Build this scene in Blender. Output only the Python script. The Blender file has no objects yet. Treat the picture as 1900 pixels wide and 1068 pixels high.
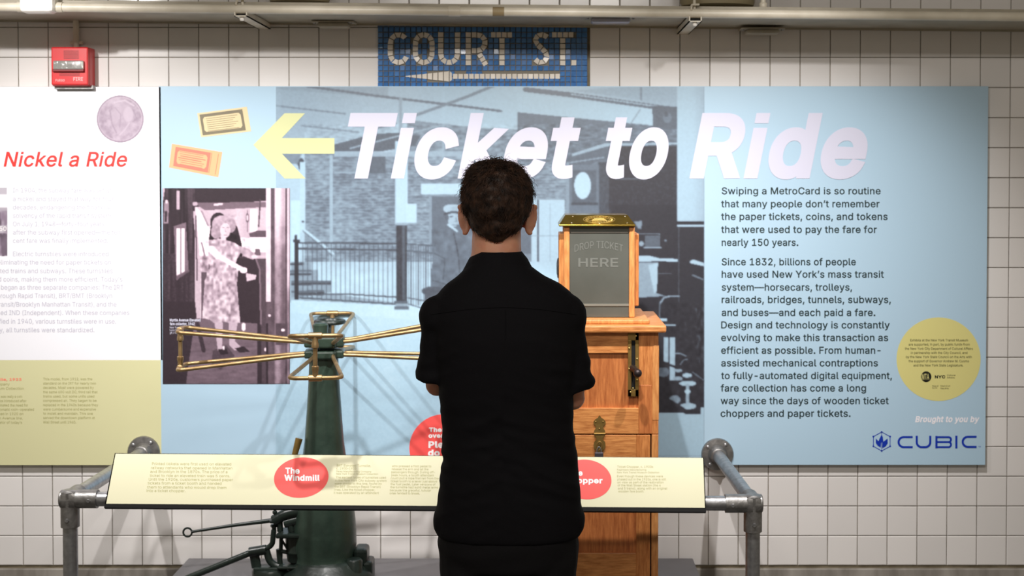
import bpy, bmesh, math, random
import numpy as np
from mathutils import Vector, Matrix, Euler, noise as mnoise
random.seed(7); rng = np.random.default_rng(7)
SC = bpy.context.scene
COL = SC.collection
# ------------------------------------------------------------------ camera
F = 2565.0; PX, PY = 1005.0, 397.0; TILT = math.radians(1.5)
CY, CZ = -5.0, 1.70
cam_d = bpy.data.cameras.new('camera'); cam = bpy.data.objects.new('camera', cam_d); COL.objects.link(cam)
cam.location = (0, CY, CZ); cam.rotation_euler = (math.pi/2 - TILT, 0, 0)
cam_d.sensor_fit = 'HORIZONTAL'; cam_d.sensor_width = 36; cam_d.lens = 36*F/1900
cam_d.shift_x = (950-PX)/1900; cam_d.shift_y = (PY-534)/1900
cam_d.dof.use_dof = True; cam_d.dof.focus_distance = 3.5; cam_d.dof.aperture_fstop = 6.3
SC.camera = cam
# ------------------------------------------------------------------ world, lamps, exposure
W = bpy.data.worlds.new('world'); SC.world = W; W.use_nodes = True
W.node_tree.nodes['Background'].inputs[0].default_value = (1.0, 0.88, 0.70, 1)
W.node_tree.nodes['Background'].inputs[1].default_value = 0.24
SC.view_settings.view_transform = 'Standard'; SC.view_settings.look = 'None'
SC.view_settings.gamma = 1; SC.view_settings.use_curve_mapping = False
SC.view_settings.exposure = 0.0
def spot(x, y, z, tx, ty, tz, e, size=85, blend=0.9, rad=0.02, col=(1.0, .97, .955)):
    d = bpy.data.lights.new('track_spot', 'SPOT'); d.energy = e; d.spot_size = math.radians(size)
    d.spot_blend = blend; d.shadow_soft_size = rad; d.color = col
    o = bpy.data.objects.new('track_spot', d); COL.objects.link(o); o.location = (x, y, z)
    o.rotation_euler = (Vector((tx, ty, tz))-Vector((x, y, z))).to_track_quat('-Z', 'Y').to_euler()
    return o
# track of spot lamps in front of the wall, above the frame
spot(-1.85, -1.45, 2.50, -1.60, 0, 1.05, 138, 86)
spot(-0.72, -1.40, 2.48, -0.80, 0, 0.85, 108, 84)
spot( 0.05, -1.40, 2.48,  0.05, 0, 0.85, 104, 84)
spot( 0.78, -1.40, 2.52,  0.80, 0, 0.90, 116, 80)
# ceiling luminaire over the aisle behind the visitor
ad = bpy.data.lights.new('aisle_luminaire', 'AREA'); ad.shape = 'RECTANGLE'; ad.size = 1.6; ad.size_y = .25; ad.energy = 40; ad.color = (1, .95, .89)
ao = bpy.data.objects.new('aisle_luminaire', ad); COL.objects.link(ao); ao.location = (-.1, -3.9, 2.98); ao.rotation_euler = (math.radians(48), 0, 0)
# ------------------------------------------------------------------ helpers
ct, st = math.cos(TILT), math.sin(TILT)
def ray(px, py):
    a = (px-PX)/F; b = (PY-py)/F
    return Vector((a, ct+b*st, -st+b*ct))
def P(px, py, Y=0.0):
    d = ray(px, py); t = (Y-CY)/d.y
    return Vector((d.x*t, Y, CZ+d.z*t))
def PP(px, py, p0, n):
    d = ray(px, py); o = Vector((0, CY, CZ)); t = (p0-o).dot(n)/d.dot(n)
    return o+d*t
def Pn(px, py, Y):            # numpy version for print grids
    a = (px-PX)/F; b = (PY-py)/F
    t = (Y-CY)/(ct+b*st)
    return np.stack([a*t, np.full_like(t, Y), CZ+(-st+b*ct)*t], -1)
WL = {}
def lin(c):
    return tuple(((v/255)/12.92 if v/255 <= .04045 else ((v/255+.055)/1.055)**2.4) for v in c)
def link(o, parent=None, wl=(0, 0, 0)):
    COL.objects.link(o)
    wl = Vector(wl)
    if parent is not None:
        o.parent = parent; o.location = wl-WL[parent.name]
    else: o.location = wl
    WL[o.name] = wl
    return o
def empty(name, loc):
    o = bpy.data.objects.new(name, None); o.empty_display_size = .05
    return link(o, None, loc)
def tag(o, label=None, cat=None, group=None, kind=None):
    if label: o['label'] = label
    if cat: o['category'] = cat
    if group: o['group'] = group
    if kind: o['kind'] = kind
    return o
def mk(name, verts, faces, mat, parent=None, smooth=False, origin=None):
    V = [Vector(v) for v in verts]
    if origin is None:
        lo = Vector((min(v.x for v in V), min(v.y for v in V), min(v.z for v in V)))
        hi = Vector((max(v.x for v in V), max(v.y for v in V), max(v.z for v in V)))
        origin = (lo+hi)/2
    origin = Vector(origin)
    me = bpy.data.meshes.new(name); me.from_pydata([v-origin for v in V], [], faces); me.update()
    if smooth: me.polygons.foreach_set('use_smooth', [True]*len(me.polygons))
    if mat: me.materials.append(mat)
    return link(bpy.data.objects.new(name, me), parent, origin)
class MB:
    """collects shapes, builds one mesh object"""
    def __init__(s): s.v = []; s.f = []; s.sm = []
    def add(s, v, f, smooth=False):
        n = len(s.v); s.v += [Vector(q) for q in v]; s.f += [tuple(i+n for i in q) for q in f]; s.sm += [smooth]*len(f); return s
    def box(s, lo, hi, bev=0.0, M=None):
        x0, y0, z0 = lo; x1, y1, z1 = hi
        bm = bmesh.new(); bmesh.ops.create_cube(bm, size=1)
        for v in bm.verts: v.co = Vector(((x0+x1)/2+v.co.x*(x1-x0), (y0+y1)/2+v.co.y*(y1-y0), (z0+z1)/2+v.co.z*(z1-z0)))
        if bev > 0: bmesh.ops.bevel(bm, geom=bm.edges[:], offset=bev, segments=2, affect='EDGES', profile=.5)
        bm.verts.index_update()
        v = [(M @ q.co if M else q.co.copy()) for q in bm.verts]; f = [[q.index for q in p.verts] for p in bm.faces]; bm.free()
        return s.add(v, f)
    def lathe(s, prof, c=(0, 0, 0), axis='Z', n=32, M=None, ex=1.0):
        v = []; f = []
        for (r, h) in prof:
            for k in range(n):
                a = 2*math.pi*k/n; q = Vector((r*math.cos(a), r*math.sin(a)*ex, h))
                if axis == 'Y': q = Vector((q.x, h, q.y))
                if axis == 'X': q = Vector((h, q.x, q.y))
                q = q+Vector(c); v.append(M @ q if M else q)
        m = len(prof)
        for i in range(m-1):
            for k in range(n): f.append((i*n+k, i*n+(k+1) % n, (i+1)*n+(k+1) % n, (i+1)*n+k))
        f.append(tuple(range(n))[::-1]); f.append(tuple((m-1)*n+k for k in range(n)))
        return s.add(v, f, True)
    def tube(s, pts, r, n=12, rad=0.0, closed=False, seg=5, radii=None, flat=1.0):
        pts = [Vector(p) for p in pts]
        if rad > 0 and radii is None: pts = fillet(pts, rad, seg, closed)
        m = len(pts); v = []; f = []; up = None
        for i, p in enumerate(pts):
            a = pts[i-1] if (i > 0 or closed) else None; b = pts[(i+1) % m] if (i < m-1 or closed) else None
            t = ((b-p).normalized() if b is not None else Vector()) + ((p-a).normalized() if a is not None else Vector())
            t.normalize()
            if up is None: up = Vector((0, 0, 1)) if abs(t.z) < .9 else Vector((0, 1, 0))
            side = t.cross(up)
            if side.length < 1e-6: side = t.cross(Vector((1, 0, 0)))
            side.normalize(); up = side.cross(t).normalized()
            rr = radii[i] if radii else r
            for k in range(n):
                an = 2*math.pi*k/n; v.append(p+side*math.cos(an)*rr+up*math.sin(an)*rr*flat)
        for i in range(m if closed else m-1):
            j = (i+1) % m
            for k in range(n): f.append((i*n+k, i*n+(k+1) % n, j*n+(k+1) % n, j*n+k))
        if not closed: f.append(tuple(range(n))[::-1]); f.append(tuple((m-1)*n+k for k in range(n)))
        return s.add(v, f, True)
    def ell(s, c, r, M=None, n=24, m=14):
        v = []; f = []
        for i in range(1, m):
            ph = math.pi*i/m
            for k in range(n):
                a = 2*math.pi*k/n; q = Vector((r[0]*math.sin(ph)*math.cos(a), r[1]*math.sin(ph)*math.sin(a), r[2]*math.cos(ph)))
                v.append((M @ q if M else q)+Vector(c))
        t = Vector((0, 0, r[2])); v.append((M @ t if M else t)+Vector(c)); v.append((M @ -t if M else -t)+Vector(c))
        for i in range(m-2):
            for k in range(n): f.append((i*n+k, (i+1)*n+k, (i+1)*n+(k+1) % n, i*n+(k+1) % n))
        T = (m-1)*n
        for k in range(n): f.append((T, k, (k+1) % n)); f.append((T+1, (m-2)*n+(k+1) % n, (m-2)*n+k))
        return s.add(v, f, True)
    def prism(s, poly, y0, y1):       # polygon of (x, z) extruded along y (y0 = front)
        n = len(poly); v = [(p[0], y0, p[1]) for p in poly]+[(p[0], y1, p[1]) for p in poly]
        f = [tuple(range(n)), tuple(range(2*n-1, n-1, -1))]+[(i, i+n, (i+1) % n+n, (i+1) % n) for i in range(n)]
        return s.add(v, f)
    def build(s, name, mat, parent=None, origin=None):
        o = mk(name, s.v, s.f, mat, parent, False, origin)
        o.data.polygons.foreach_set('use_smooth', s.sm)
        bm = bmesh.new(); bm.from_mesh(o.data); bmesh.ops.recalc_face_normals(bm, faces=bm.faces)
        for e in bm.edges:
            if len(e.link_faces) == 2 and e.calc_face_angle(0) > .7: e.smooth = False
        bm.to_mesh(o.data); bm.free()
        return o
def fillet(pts, rad, seg=5, closed=False):
    out = []; m = len(pts)
    for i, p in enumerate(pts):
        if not closed and i in (0, m-1): out.append(p); continue
        a = pts[i-1]; b = pts[(i+1) % m]; da = (a-p); db = (b-p)
        r = min(rad, da.length*.45, db.length*.45); A = p+da.normalized()*r; B = p+db.normalized()*r
        for k in range(seg+1):
            t = k/seg; out.append(A*(1-t)**2+p*2*t*(1-t)+B*t*t)
    return out
# ------------------------------------------------------------------ materials
def mat(name, c=(200, 200, 200), rough=.5, metal=0.0, spec=.5, nz=None, bump=0.0, bscale=60, alpha=1, var=0.0, stretch=(1, 1, 1), coat=0, sheen=0, c2=None, nscale=8, cmix=(.35, .65)):
    m = bpy.data.materials.new(name); m.use_nodes = True; nt = m.node_tree; b = nt.nodes['Principled BSDF']
    N = nt.nodes.new; L = nt.links.new
    b.inputs['Base Color'].default_value = (*lin(c), 1); b.inputs['Roughness'].default_value = rough; b.inputs['Metallic'].default_value = metal
    b.inputs['Specular IOR Level'].default_value = spec; b.inputs['Alpha'].default_value = alpha; b.inputs['Coat Weight'].default_value = coat
    tc = N('ShaderNodeTexCoord'); mp = N('ShaderNodeMapping'); mp.inputs['Scale'].default_value = stretch; L(tc.outputs['Object'], mp.inputs[0])
    src = None
    if c2 is not None:
        n = N('ShaderNodeTexNoise'); n.inputs['Scale'].default_value = nscale; n.inputs['Detail'].default_value = 6; L(mp.outputs[0], n.inputs['Vector'])
        r = N('ShaderNodeValToRGB'); r.color_ramp.elements[0].position = cmix[0]; r.color_ramp.elements[1].position = cmix[1]
        r.color_ramp.elements[0].color = (*lin(c), 1); r.color_ramp.elements[1].color = (*lin(c2), 1)
        L(n.outputs['Fac'], r.inputs[0]); L(r.outputs[0], b.inputs['Base Color']); src = r.outputs[0]
    if var > 0:
        oi = N('ShaderNodeObjectInfo'); mr = N('ShaderNodeMapRange'); mr.inputs[3].default_value = 1-var; mr.inputs[4].default_value = 1+var*.4
        L(oi.outputs['Random'], mr.inputs[0]); hs = N('ShaderNodeHueSaturation'); L(mr.outputs[0], hs.inputs['Value'])
        if src is not None: L(src, hs.inputs['Color'])
        else: hs.inputs['Color'].default_value = (*lin(c), 1)
        L(hs.outputs[0], b.inputs['Base Color'])
    if bump > 0:
        n = N('ShaderNodeTexNoise'); n.inputs['Scale'].default_value = bscale; n.inputs['Detail'].default_value = 4; L(mp.outputs[0], n.inputs['Vector'])
        bp = N('ShaderNodeBump'); bp.inputs['Strength'].default_value = bump; bp.inputs['Distance'].default_value = .002
        L(n.outputs['Fac'], bp.inputs['Height']); L(bp.outputs[0], b.inputs['Normal'])
    return m
def wood(name, base, dark, vert=True, scale=1.0, rough=.42):
    m = bpy.data.materials.new(name); m.use_nodes = True; nt = m.node_tree; b = nt.nodes['Principled BSDF']; N = nt.nodes.new; L = nt.links.new
    tc = N('ShaderNodeTexCoord'); oi = N('ShaderNodeObjectInfo'); ad = N('ShaderNodeVectorMath'); ad.operation = 'ADD'
    sc_ = N('ShaderNodeVectorMath'); sc_.operation = 'SCALE'; L(oi.outputs['Location'], sc_.inputs[0]); sc_.inputs['Scale'].default_value = 3.1
    L(tc.outputs['Object'], ad.inputs[0]); L(sc_.outputs[0], ad.inputs[1])
    mp = N('ShaderNodeMapping'); mp.inputs['Scale'].default_value = (1, 1, .10) if vert else (.10, 1, 1); L(ad.outputs[0], mp.inputs[0])
    fine = N('ShaderNodeTexNoise'); fine.inputs['Scale'].default_value = 190*scale; fine.inputs['Detail'].default_value = 5; fine.inputs['Roughness'].default_value = .7; L(mp.outputs[0], fine.inputs['Vector'])
    mp2 = N('ShaderNodeMapping'); mp2.inputs['Scale'].default_value = (1, 1, .16) if vert else (.16, 1, 1); L(ad.outputs[0], mp2.inputs[0])
    big = N('ShaderNodeTexNoise'); big.inputs['Scale'].default_value = 14*scale; big.inputs['Detail'].default_value = 2; L(mp2.outputs[0], big.inputs['Vector'])
    mul = N('ShaderNodeMath'); mul.operation = 'MULTIPLY'; mul.inputs[1].default_value = 16; L(big.outputs['Fac'], mul.inputs[0])
    fr = N('ShaderNodeMath'); fr.operation = 'PINGPONG'; fr.inputs[1].default_value = 1; L(mul.outputs[0], fr.inputs[0])
    mx = N('ShaderNodeMath'); mx.operation = 'MULTIPLY_ADD'; L(fr.outputs[0], mx.inputs[0]); mx.inputs[1].default_value = .12; 
    m2 = N('ShaderNodeMath'); m2.operation = 'MULTIPLY'; m2.inputs[1].default_value = .95; L(fine.outputs['Fac'], m2.inputs[0]); L(m2.outputs[0], mx.inputs[2])
    r = N('ShaderNodeValToRGB'); r.color_ramp.elements[0].position = .34; r.color_ramp.elements[1].position = .70
    r.color_ramp.elements[0].color = (*lin(dark), 1); r.color_ramp.elements[1].color = (*lin(base), 1); L(mx.outputs[0], r.inputs[0]); L(r.outputs[0], b.inputs['Base Color'])
    b.inputs['Roughness'].default_value = rough
    bp = N('ShaderNodeBump'); bp.inputs['Strength'].default_value = .25; bp.inputs['Distance'].default_value = .001; L(mx.outputs[0], bp.inputs['Height']); L(bp.outputs[0], b.inputs['Normal'])
    return m
def attr_mat(name, rough=.35):
    m = bpy.data.materials.new(name); m.use_nodes = True; nt = m.node_tree; b = nt.nodes['Principled BSDF']
    a = nt.nodes.new('ShaderNodeAttribute'); a.attribute_name = 'print'; nt.links.new(a.outputs['Color'], b.inputs['Base Color'])
    b.inputs['Roughness'].default_value = rough; return m
M_tile = mat('glazed_tile', (226, 222, 219), .16, bump=.12, bscale=9, var=.07)
M_grout = mat('grout', (104, 94, 74), .9, c2=(128, 118, 98), nscale=20)
M_conc = mat('cement_base', (120, 114, 106), .8, c2=(160, 154, 146), nscale=14, bump=.5, bscale=40, stretch=(1, 1, .3))
M_floor = mat('floor_cement', (90, 88, 86), .6, c2=(112, 110, 106), nscale=5, bump=.2)
M_ceil = mat('ceiling_paint', (178, 172, 160), .7, c2=(190, 184, 172), nscale=3)
M_cream = mat('cream_paint', (222, 214, 196), .4, bump=.25, bscale=50, c2=(208, 199, 180), nscale=12)
M_creamw = mat('white_gloss_paint', (244, 240, 232), .3, bump=.15)
M_trayd = mat('tray_paint', (176, 168, 150), .55, c2=(158, 150, 132), nscale=9, bump=.3)
M_blue_tile = mat('blue_glaze', (54, 104, 164), .12, var=.22, c2=(70, 122, 180), nscale=60)
M_white_tile = mat('ivory_glaze', (222, 214, 202), .15, var=.06)
M_red = mat('red_plastic', (205, 28, 32), .35)
M_redd = mat('red_plastic_grille', (120, 12, 16), .5)
M_lens = mat('clear_lens', (190, 190, 186), .08, metal=.6, bump=.8, bscale=90)
M_wtxt = mat('white_ink', (236, 236, 240), .5)
M_galv = mat('galvanized_steel', (150, 150, 152), .36, metal=.85, c2=(176, 176, 178), nscale=45, bump=.25, bscale=120)
M_galvd = mat('cast_fitting', (126, 124, 122), .42, metal=.8, c2=(152, 150, 148), nscale=40, bump=.5, bscale=90)
M_brass = mat('aged_brass', (150, 122, 82), .4, metal=.75, c2=(178, 150, 108), nscale=26, bump=.2)
M_brassd = mat('dark_brass', (140, 112, 58), .42, metal=.7, c2=(160, 130, 74), nscale=26, bump=.3)
M_brassb = mat('polished_brass', (158, 132, 54), .25, metal=.9, c2=(134, 110, 44), nscale=18, bump=.15)
M_green = mat('green_enamel', (40, 54, 46), .3, spec=.5, bump=.5, bscale=45, c2=(52, 68, 58), nscale=14)
M_greend = mat('dark_green_enamel', (22, 30, 26), .32, bump=.5, bscale=45, c2=(32, 42, 37), nscale=14)
M_oak = wood('oak_vertical_grain', (216, 142, 80), (164, 92, 42), True)
M_oakl = wood('oak_light_vertical_grain', (224, 158, 94), (180, 108, 54), True)
M_oakh = wood('oak_horizontal_grain', (222, 152, 88), (166, 98, 48), False)
M_oakp = wood('oak_panel_grain', (204, 126, 70), (154, 82, 40), True, .8)
M_black = mat('black_edge', (12, 11, 10), .6, spec=.2)
M_void = mat('dark_interior', (10, 9, 8), .9)
M_iron = mat('dark_iron', (62, 54, 54), .4, metal=.7, bump=.3)
M_plat = mat('platform_grey', (96, 94, 96), .5, c2=(104, 102, 104), nscale=8, bump=.1)
M_print = attr_mat('photographic_print')
# ================================================================== THE SETTING
S0 = F/5.0
TP = 0.1085                                   # tile pitch
gx0 = P(34.7, 200).x; gz0 = P(900, 50.4).z    # a vertical and a horizontal joint
wall = MB().box((-3.2, .006, 0), (2.9, .12, 3.1)).build('wall_back', M_grout); tag(wall, kind='structure')
tag(MB().box((-3.2, -7.5, -.1), (2.9, .12, 0)).build('floor', M_floor), kind='structure')
tag(MB().box((-3.2, -7.5, 3.1), (2.9, .12, 3.2)).build('ceiling', M_ceil), kind='structure')
bz = P(900, 1052.8).z
bb = MB().box((-3.2, -.010, 0), (2.9, .006, bz-.002), .003).build('baseboard_back', M_conc); tag(bb, kind='structure')
# one glazed tile mesh, shared
def tile_mesh(w, h, d=.006, ch=.0022, name='tile'):
    x, z = w/2, h/2
    v = [(-x, 0, -z), (x, 0, -z), (x, 0, z), (-x, 0, z), (-x, -d+ch*.6, -z), (x, -d+ch*.6, -z), (x, -d+ch*.6, z), (-x, -d+ch*.6, z),
         (-x+ch, -d, -z+ch), (x-ch, -d, -z+ch), (x-ch, -d, z-ch), (-x+ch, -d, z-ch)]
    f = [(8, 9, 10, 11)]
    for a, b in ((0, 4), (4, 8)):
        for k in range(4): f.append((a+k, a+(k+1) % 4, b+(k+1) % 4, b+k))
    me = bpy.data.meshes.new(name); me.from_pydata(v, [], f); me.update(); return me
TM = tile_mesh(TP-.0028, TP-.0028); TM.materials.append(M_tile)
far = []
ncol0, ncol1, nrow0, nrow1 = -12, 44, -7, 18
def place_tile(cx, cz, me=TM, parent=wall, name='tile', tilt=.0035):
    o = bpy.data.objects.new(name, me); link(o, parent, (cx, .006, cz))
    o.rotation_euler = (random.gauss(0, tilt), random.gauss(0, .002), random.gauss(0, tilt))
for r in range(nrow0, nrow1):
    for c in range(ncol0, ncol1):
        cx = gx0+(c+.5)*TP; cz = gz0-(r+.5)*TP
        px = PX+cx*S0; top = 50.4+r*55.7
        inx = -60 < px < 1960
        if r in (0, 1) and 700 < px < 1090: continue                    # the mosaic sits here
        beh = (r >= 2 and top+55.7 < 850 and -170 < px < 1800)
        if beh: continue                                               # covered by the exhibit boards
        if inx and r >= -1: place_tile(cx, cz)
        else: far.append((cx, cz))
vv = []; ff = []
base = [v.co.copy() for v in TM.vertices]; bf = [tuple(p.vertices) for p in TM.polygons]
for cx, cz in far:
    n = len(vv); vv += [q+Vector((cx, .006, cz)) for q in base]; ff += [tuple(i+n for i in q) for q in bf]
tag(mk('tile_field', vv, ff, M_tile, wall), kind='stuff')

# ------------------------------------------------------------------ mosaic name sign
mos = empty('mosaic_sign', P(895, 158, 0)); tag(mos, 'blue glass mosaic wall sign lettered COURT ST. in white with a left arrow', 'sign')
MB().box(tuple(P(700.6, 164, 0)+Vector((0, .0005, 0))), tuple(P(1089.6, 36, 0)+Vector((0, .006, 0)))).build('mortar_bed', mat('mosaic_mortar', (128, 122, 110), .85), mos)
def quads_path(pts, w, step=10.2, lead=0):
    """cut a centre line (pixels) into tesserae"""
    P2 = [Vector((a, b)) for a, b in pts]; d = [0]
    for a, b in zip(P2, P2[1:]): d.append(d[-1]+(b-a).length)
    n = max(1, round(d[-1]/step)); out = []
    def at(t):
        for i in range(len(d)-1):
            if t <= d[i+1]+1e-6: 
                k = (t-d[i])/(d[i+1]-d[i]); return P2[i].lerp(P2[i+1], k), (P2[i+1]-P2[i]).normalized()
        return P2[-1], (P2[-1]-P2[-2]).normalized()
    for i in range(n):
        ta, tb = d[-1]*i/n+.35, d[-1]*(i+1)/n-.35
        (a, da), (b, db) = at(ta), at(tb)
        # smooth the directions at bends
        _, da1 = at(max(0, ta-2)); _, da2 = at(min(d[-1], ta+2)); _, db1 = at(max(0, tb-2)); _, db2 = at(min(d[-1], tb+2))
        da = (da1+da2).normalized(); db = (db1+db2).normalized()
        na = Vector((-da.y, da.x)); nb = Vector((-db.y, db.x))
        out.append([a+na*w/2, b+nb*w/2, b-nb*w/2, a-na*w/2])
    return out
def arc(cx, cy, rx, ry, a0, a1, n=14):
    return [(cx+rx*math.cos(math.radians(a0+(a1-a0)*i/n)), cy-ry*math.sin(math.radians(a0+(a1-a0)*i/n))) for i in range(n+1)]
LW = 10.4; letters = []
letters += quads_path(arc(740, 80, 15.5, 15.5, 35, 180)+[(724.5, 101)]+arc(740, 101, 15.5, 15.5, 180, 345), LW)
letters += quads_path(arc(786.5, 80, 15.5, 15.5, 90, 180)+[(771, 101)]+arc(786.5, 101, 15.5, 15.5, 180, 360)+[(802, 80)]+arc(786.5, 80, 15.5, 15.5, 0, 90), LW)
letters += quads_path([(818, 59.5), (818, 101)]+arc(833.5, 101, 15.5, 15.5, 180, 360)+[(849, 59.5)], LW)
letters += quads_path([(869, 59.5), (869, 122)], LW)+quads_path([(875, 64.8), (886, 64.8)]+arc(886, 79.5, 14.5, 14.7, 90, -90)+[(875, 94.2)], LW)+quads_path([(889, 99.5), (902, 121.5)], LW)
letters += quads_path([(910.5, 64.8), (951, 64.8)], LW)+quads_path([(931.5, 70.5), (931.5, 122)], LW)
letters += quads_path([(1016, 69.5), (1010, 65), (1003, 64), (996.5, 67), (993, 74), (996, 81.5), (1003, 88), (1011, 95), (1015.5, 103), (1014, 111), (1007, 116.4), (999, 116), (992.5, 110)], LW)
letters += quads_path([(1023.5, 64.8), (1064.5, 64.8)], LW)+quads_path([(1044, 70.5), (1044, 122)], LW)
letters += quads_path([(1059.5, 116.5), (1070, 116.5)], LW)
letters += quads_path([(840, 141.8), (1039.5, 141.8)], 10.2)
hx = [752, 763, 773, 783, 793, 803, 813, 823, 834, 839.3]
def hh(x): return .8+(x-752)*(9.6/82) if x <= 834 else 7.2
for a, b in zip(hx, hx[1:]):
    letters.append([Vector((a+.35, 141.9-hh(a))), Vector((b-.35, 141.9-hh(b-.1 if b == 834 else b))), Vector((b-.35, 141.9+hh(b-.1 if b == 834 else b))), Vector((a+.35, 141.9+hh(a)))])
def piece(quad, name, m, parent, d0=-.001, d1=-.0065, jit=.15):
    q = [P(p[0]+random.uniform(-jit, jit), p[1]+random.uniform(-jit, jit), 0) for p in quad]
    c = sum(q, Vector())/4; k = .9
    # tiny tilt per tessera
    a, b = random.gauss(0, .018), random.gauss(0, .018)
    v = [(p.x, d0, p.z) for p in q]+[(c.x+(p.x-c.x)*k, d1+a*(p.x-c.x)+b*(p.z-c.z), c.z+(p.z-c.z)*k) for p in q]
    f = [(4, 5, 6, 7)]+[(i, (i+1) % 4, (i+1) % 4+4, i+4) for i in range(4)]
    o = mk(name, v, f, m, parent); 
    bm = bmesh.new(); bm.from_mesh(o.data); bmesh.ops.recalc_face_normals(bm, faces=bm.faces); bm.to_mesh(o.data); bm.free()
    return o
def inq(p, q):
    s = None
    for i in range(4):
        a, b = q[i], q[(i+1) % 4]; c = (b[0]-a[0])*(p[1]-a[1])-(b[1]-a[1])*(p[0]-a[0])
        if s is None: s = c > 0
        elif (c > 0) != s: return False
    return True
for q in letters: piece(q, 'ivory_tile', M_white_tile, mos, -.001, -.0075)
bl = []
for i in range(38):
    for j in range(12):
        x0 = 700.8+i*10.235; y0 = 39.5+j*10.25; c = (x0+5.1, y0+5.1)
        if any(inq(c, q) for q in letters): continue
        bl.append([Vector((x0+.45, y0+.45)), Vector((x0+9.8, y0+.45)), Vector((x0+9.8, y0+9.8)), Vector((x0+.45, y0+9.8))])
bl.sort(key=lambda q: -q[0].y if q[0].y < 48 else 0)
singles = [q for q in bl if q[0].y > 48][:300]
rest = [q for q in bl if q not in singles]
for q in singles: piece(q, 'blue_tile', M_blue_tile, mos, -.001, -.0055)
mb = MB()
for q in rest:
    w = [P(p.x, p.y, 0) for p in q]; mb.box((w[0].x, -.0052, w[2].z), (w[1].x, 0, w[0].z))
if rest: tag(mb.build('blue_tile_rows', M_blue_tile, mos), kind='stuff')

# ------------------------------------------------------------------ exhibit boards on the wall
YP = -.026
M_bblue = mat('light_blue_laminate', (174, 202, 221), .32, spec=.4)
M_bwhite = mat('white_laminate', (240, 240, 246), .32, spec=.4)
M_olive = mat('pale_olive_laminate', (212, 209, 164), .34, spec=.4)
def board(name, x0, y0, x1, y1, m, Y=YP, th=.018, parent=None):
    a = P(x0, y1, Y); b = P(x1, y0, Y)
    return MB().box((a.x, Y, a.z), (b.x, Y+th, b.z), .0008).build(name, m, parent)
def flatpoly(name, pts, Y, m, parent):
    return mk(name, [P(x, y, Y) for x, y in pts], [tuple(range(len(pts)))[::-1]], m, parent)
def ink(name, c, rough=.42): return mat(name, c, rough, spec=.4)
# text ----------------------------------------------------------
_fp = None
try:
    import os
    _q = os.path.join(bpy.utils.resource_path('LOCAL'), 'datafiles', 'fonts', 'Inter.woff2')
    if os.path.exists(_q): _fp = bpy.data.fonts.load(_q)
except Exception: _fp = None
_tc = bpy.data.curves.new('lettering_source', 'FONT'); _to = bpy.data.objects.new('lettering_source', _tc); 
if _fp: _tc.font = _fp
_tscene = bpy.data.scenes.new('lettering_work'); _tscene.collection.objects.link(_to)
_cache = {}
from mathutils.geometry import delaunay_2d_cdt
def _outline(ch, res):
    """closed contours of one character (and its advance) sampled from the font's curves"""
    _tc.body = ch; _tc.resolution_u = res; _to.update_tag(); vl = _tscene.view_layers[0]; vl.update()
    cu = _to.evaluated_get(vl.depsgraph).to_curve(vl.depsgraph); out = []
    for sp in cu.splines:
        pts = []; bp = sp.bezier_points; m_ = len(bp)
        for i in range(m_):
            A_, B_ = bp[i], bp[(i+1) % m_]; p0_, p1_, p2_, p3_ = A_.co, A_.handle_right, B_.handle_left, B_.co
            ln = (p3_-p0_).length; dev = (p1_-p0_).cross(p3_-p0_).length+(p2_-p0_).cross(p3_-p0_).length
            k_ = 1 if dev < 1e-5 else max(2, min(res*2, int(1+ln*res*5)))
            for k in range(k_):
                t = k/k_; q_ = p0_*(1-t)**3+p1_*3*t*(1-t)**2+p2_*3*t*t*(1-t)+p3_*t**3; pts.append((q_.x, q_.y))
        cl = [pts[0]] if pts else []
        for p_ in pts[1:]:
            if math.hypot(p_[0]-cl[-1][0], p_[1]-cl[-1][1]) > 1e-4: cl.append(p_)
        if len(cl) > 2 and math.hypot(cl[0][0]-cl[-1][0], cl[0][1]-cl[-1][1]) < 1e-4: cl.pop()
        if len(cl) > 2: out.append(cl)
    _to.evaluated_get(vl.depsgraph).to_curve_clear()
    return out
def _area(c): return sum(c[i][0]*c[(i+1) % len(c)][1]-c[(i+1) % len(c)][0]*c[i][1] for i in range(len(c)))/2
def _grow(c, d, sg):
    out = []; m_ = len(c)
    for i in range(m_):
        a_, b_, e_ = Vector(c[i-1]), Vector(c[i]), Vector(c[(i+1) % m_]); u = (b_-a_).normalized(); w = (e_-b_).normalized()
        n1, n2 = Vector((u.y, -u.x)), Vector((w.y, -w.x)); n_ = n1+n2; 
        if n_.length < 1e-4: n_ = n1
        n_.normalize(); k = 1/max(.55, n_.dot(n1)); q_ = b_+n_*d*k*sg; out.append((q_.x, q_.y))
    return out
_gc = {}
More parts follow.
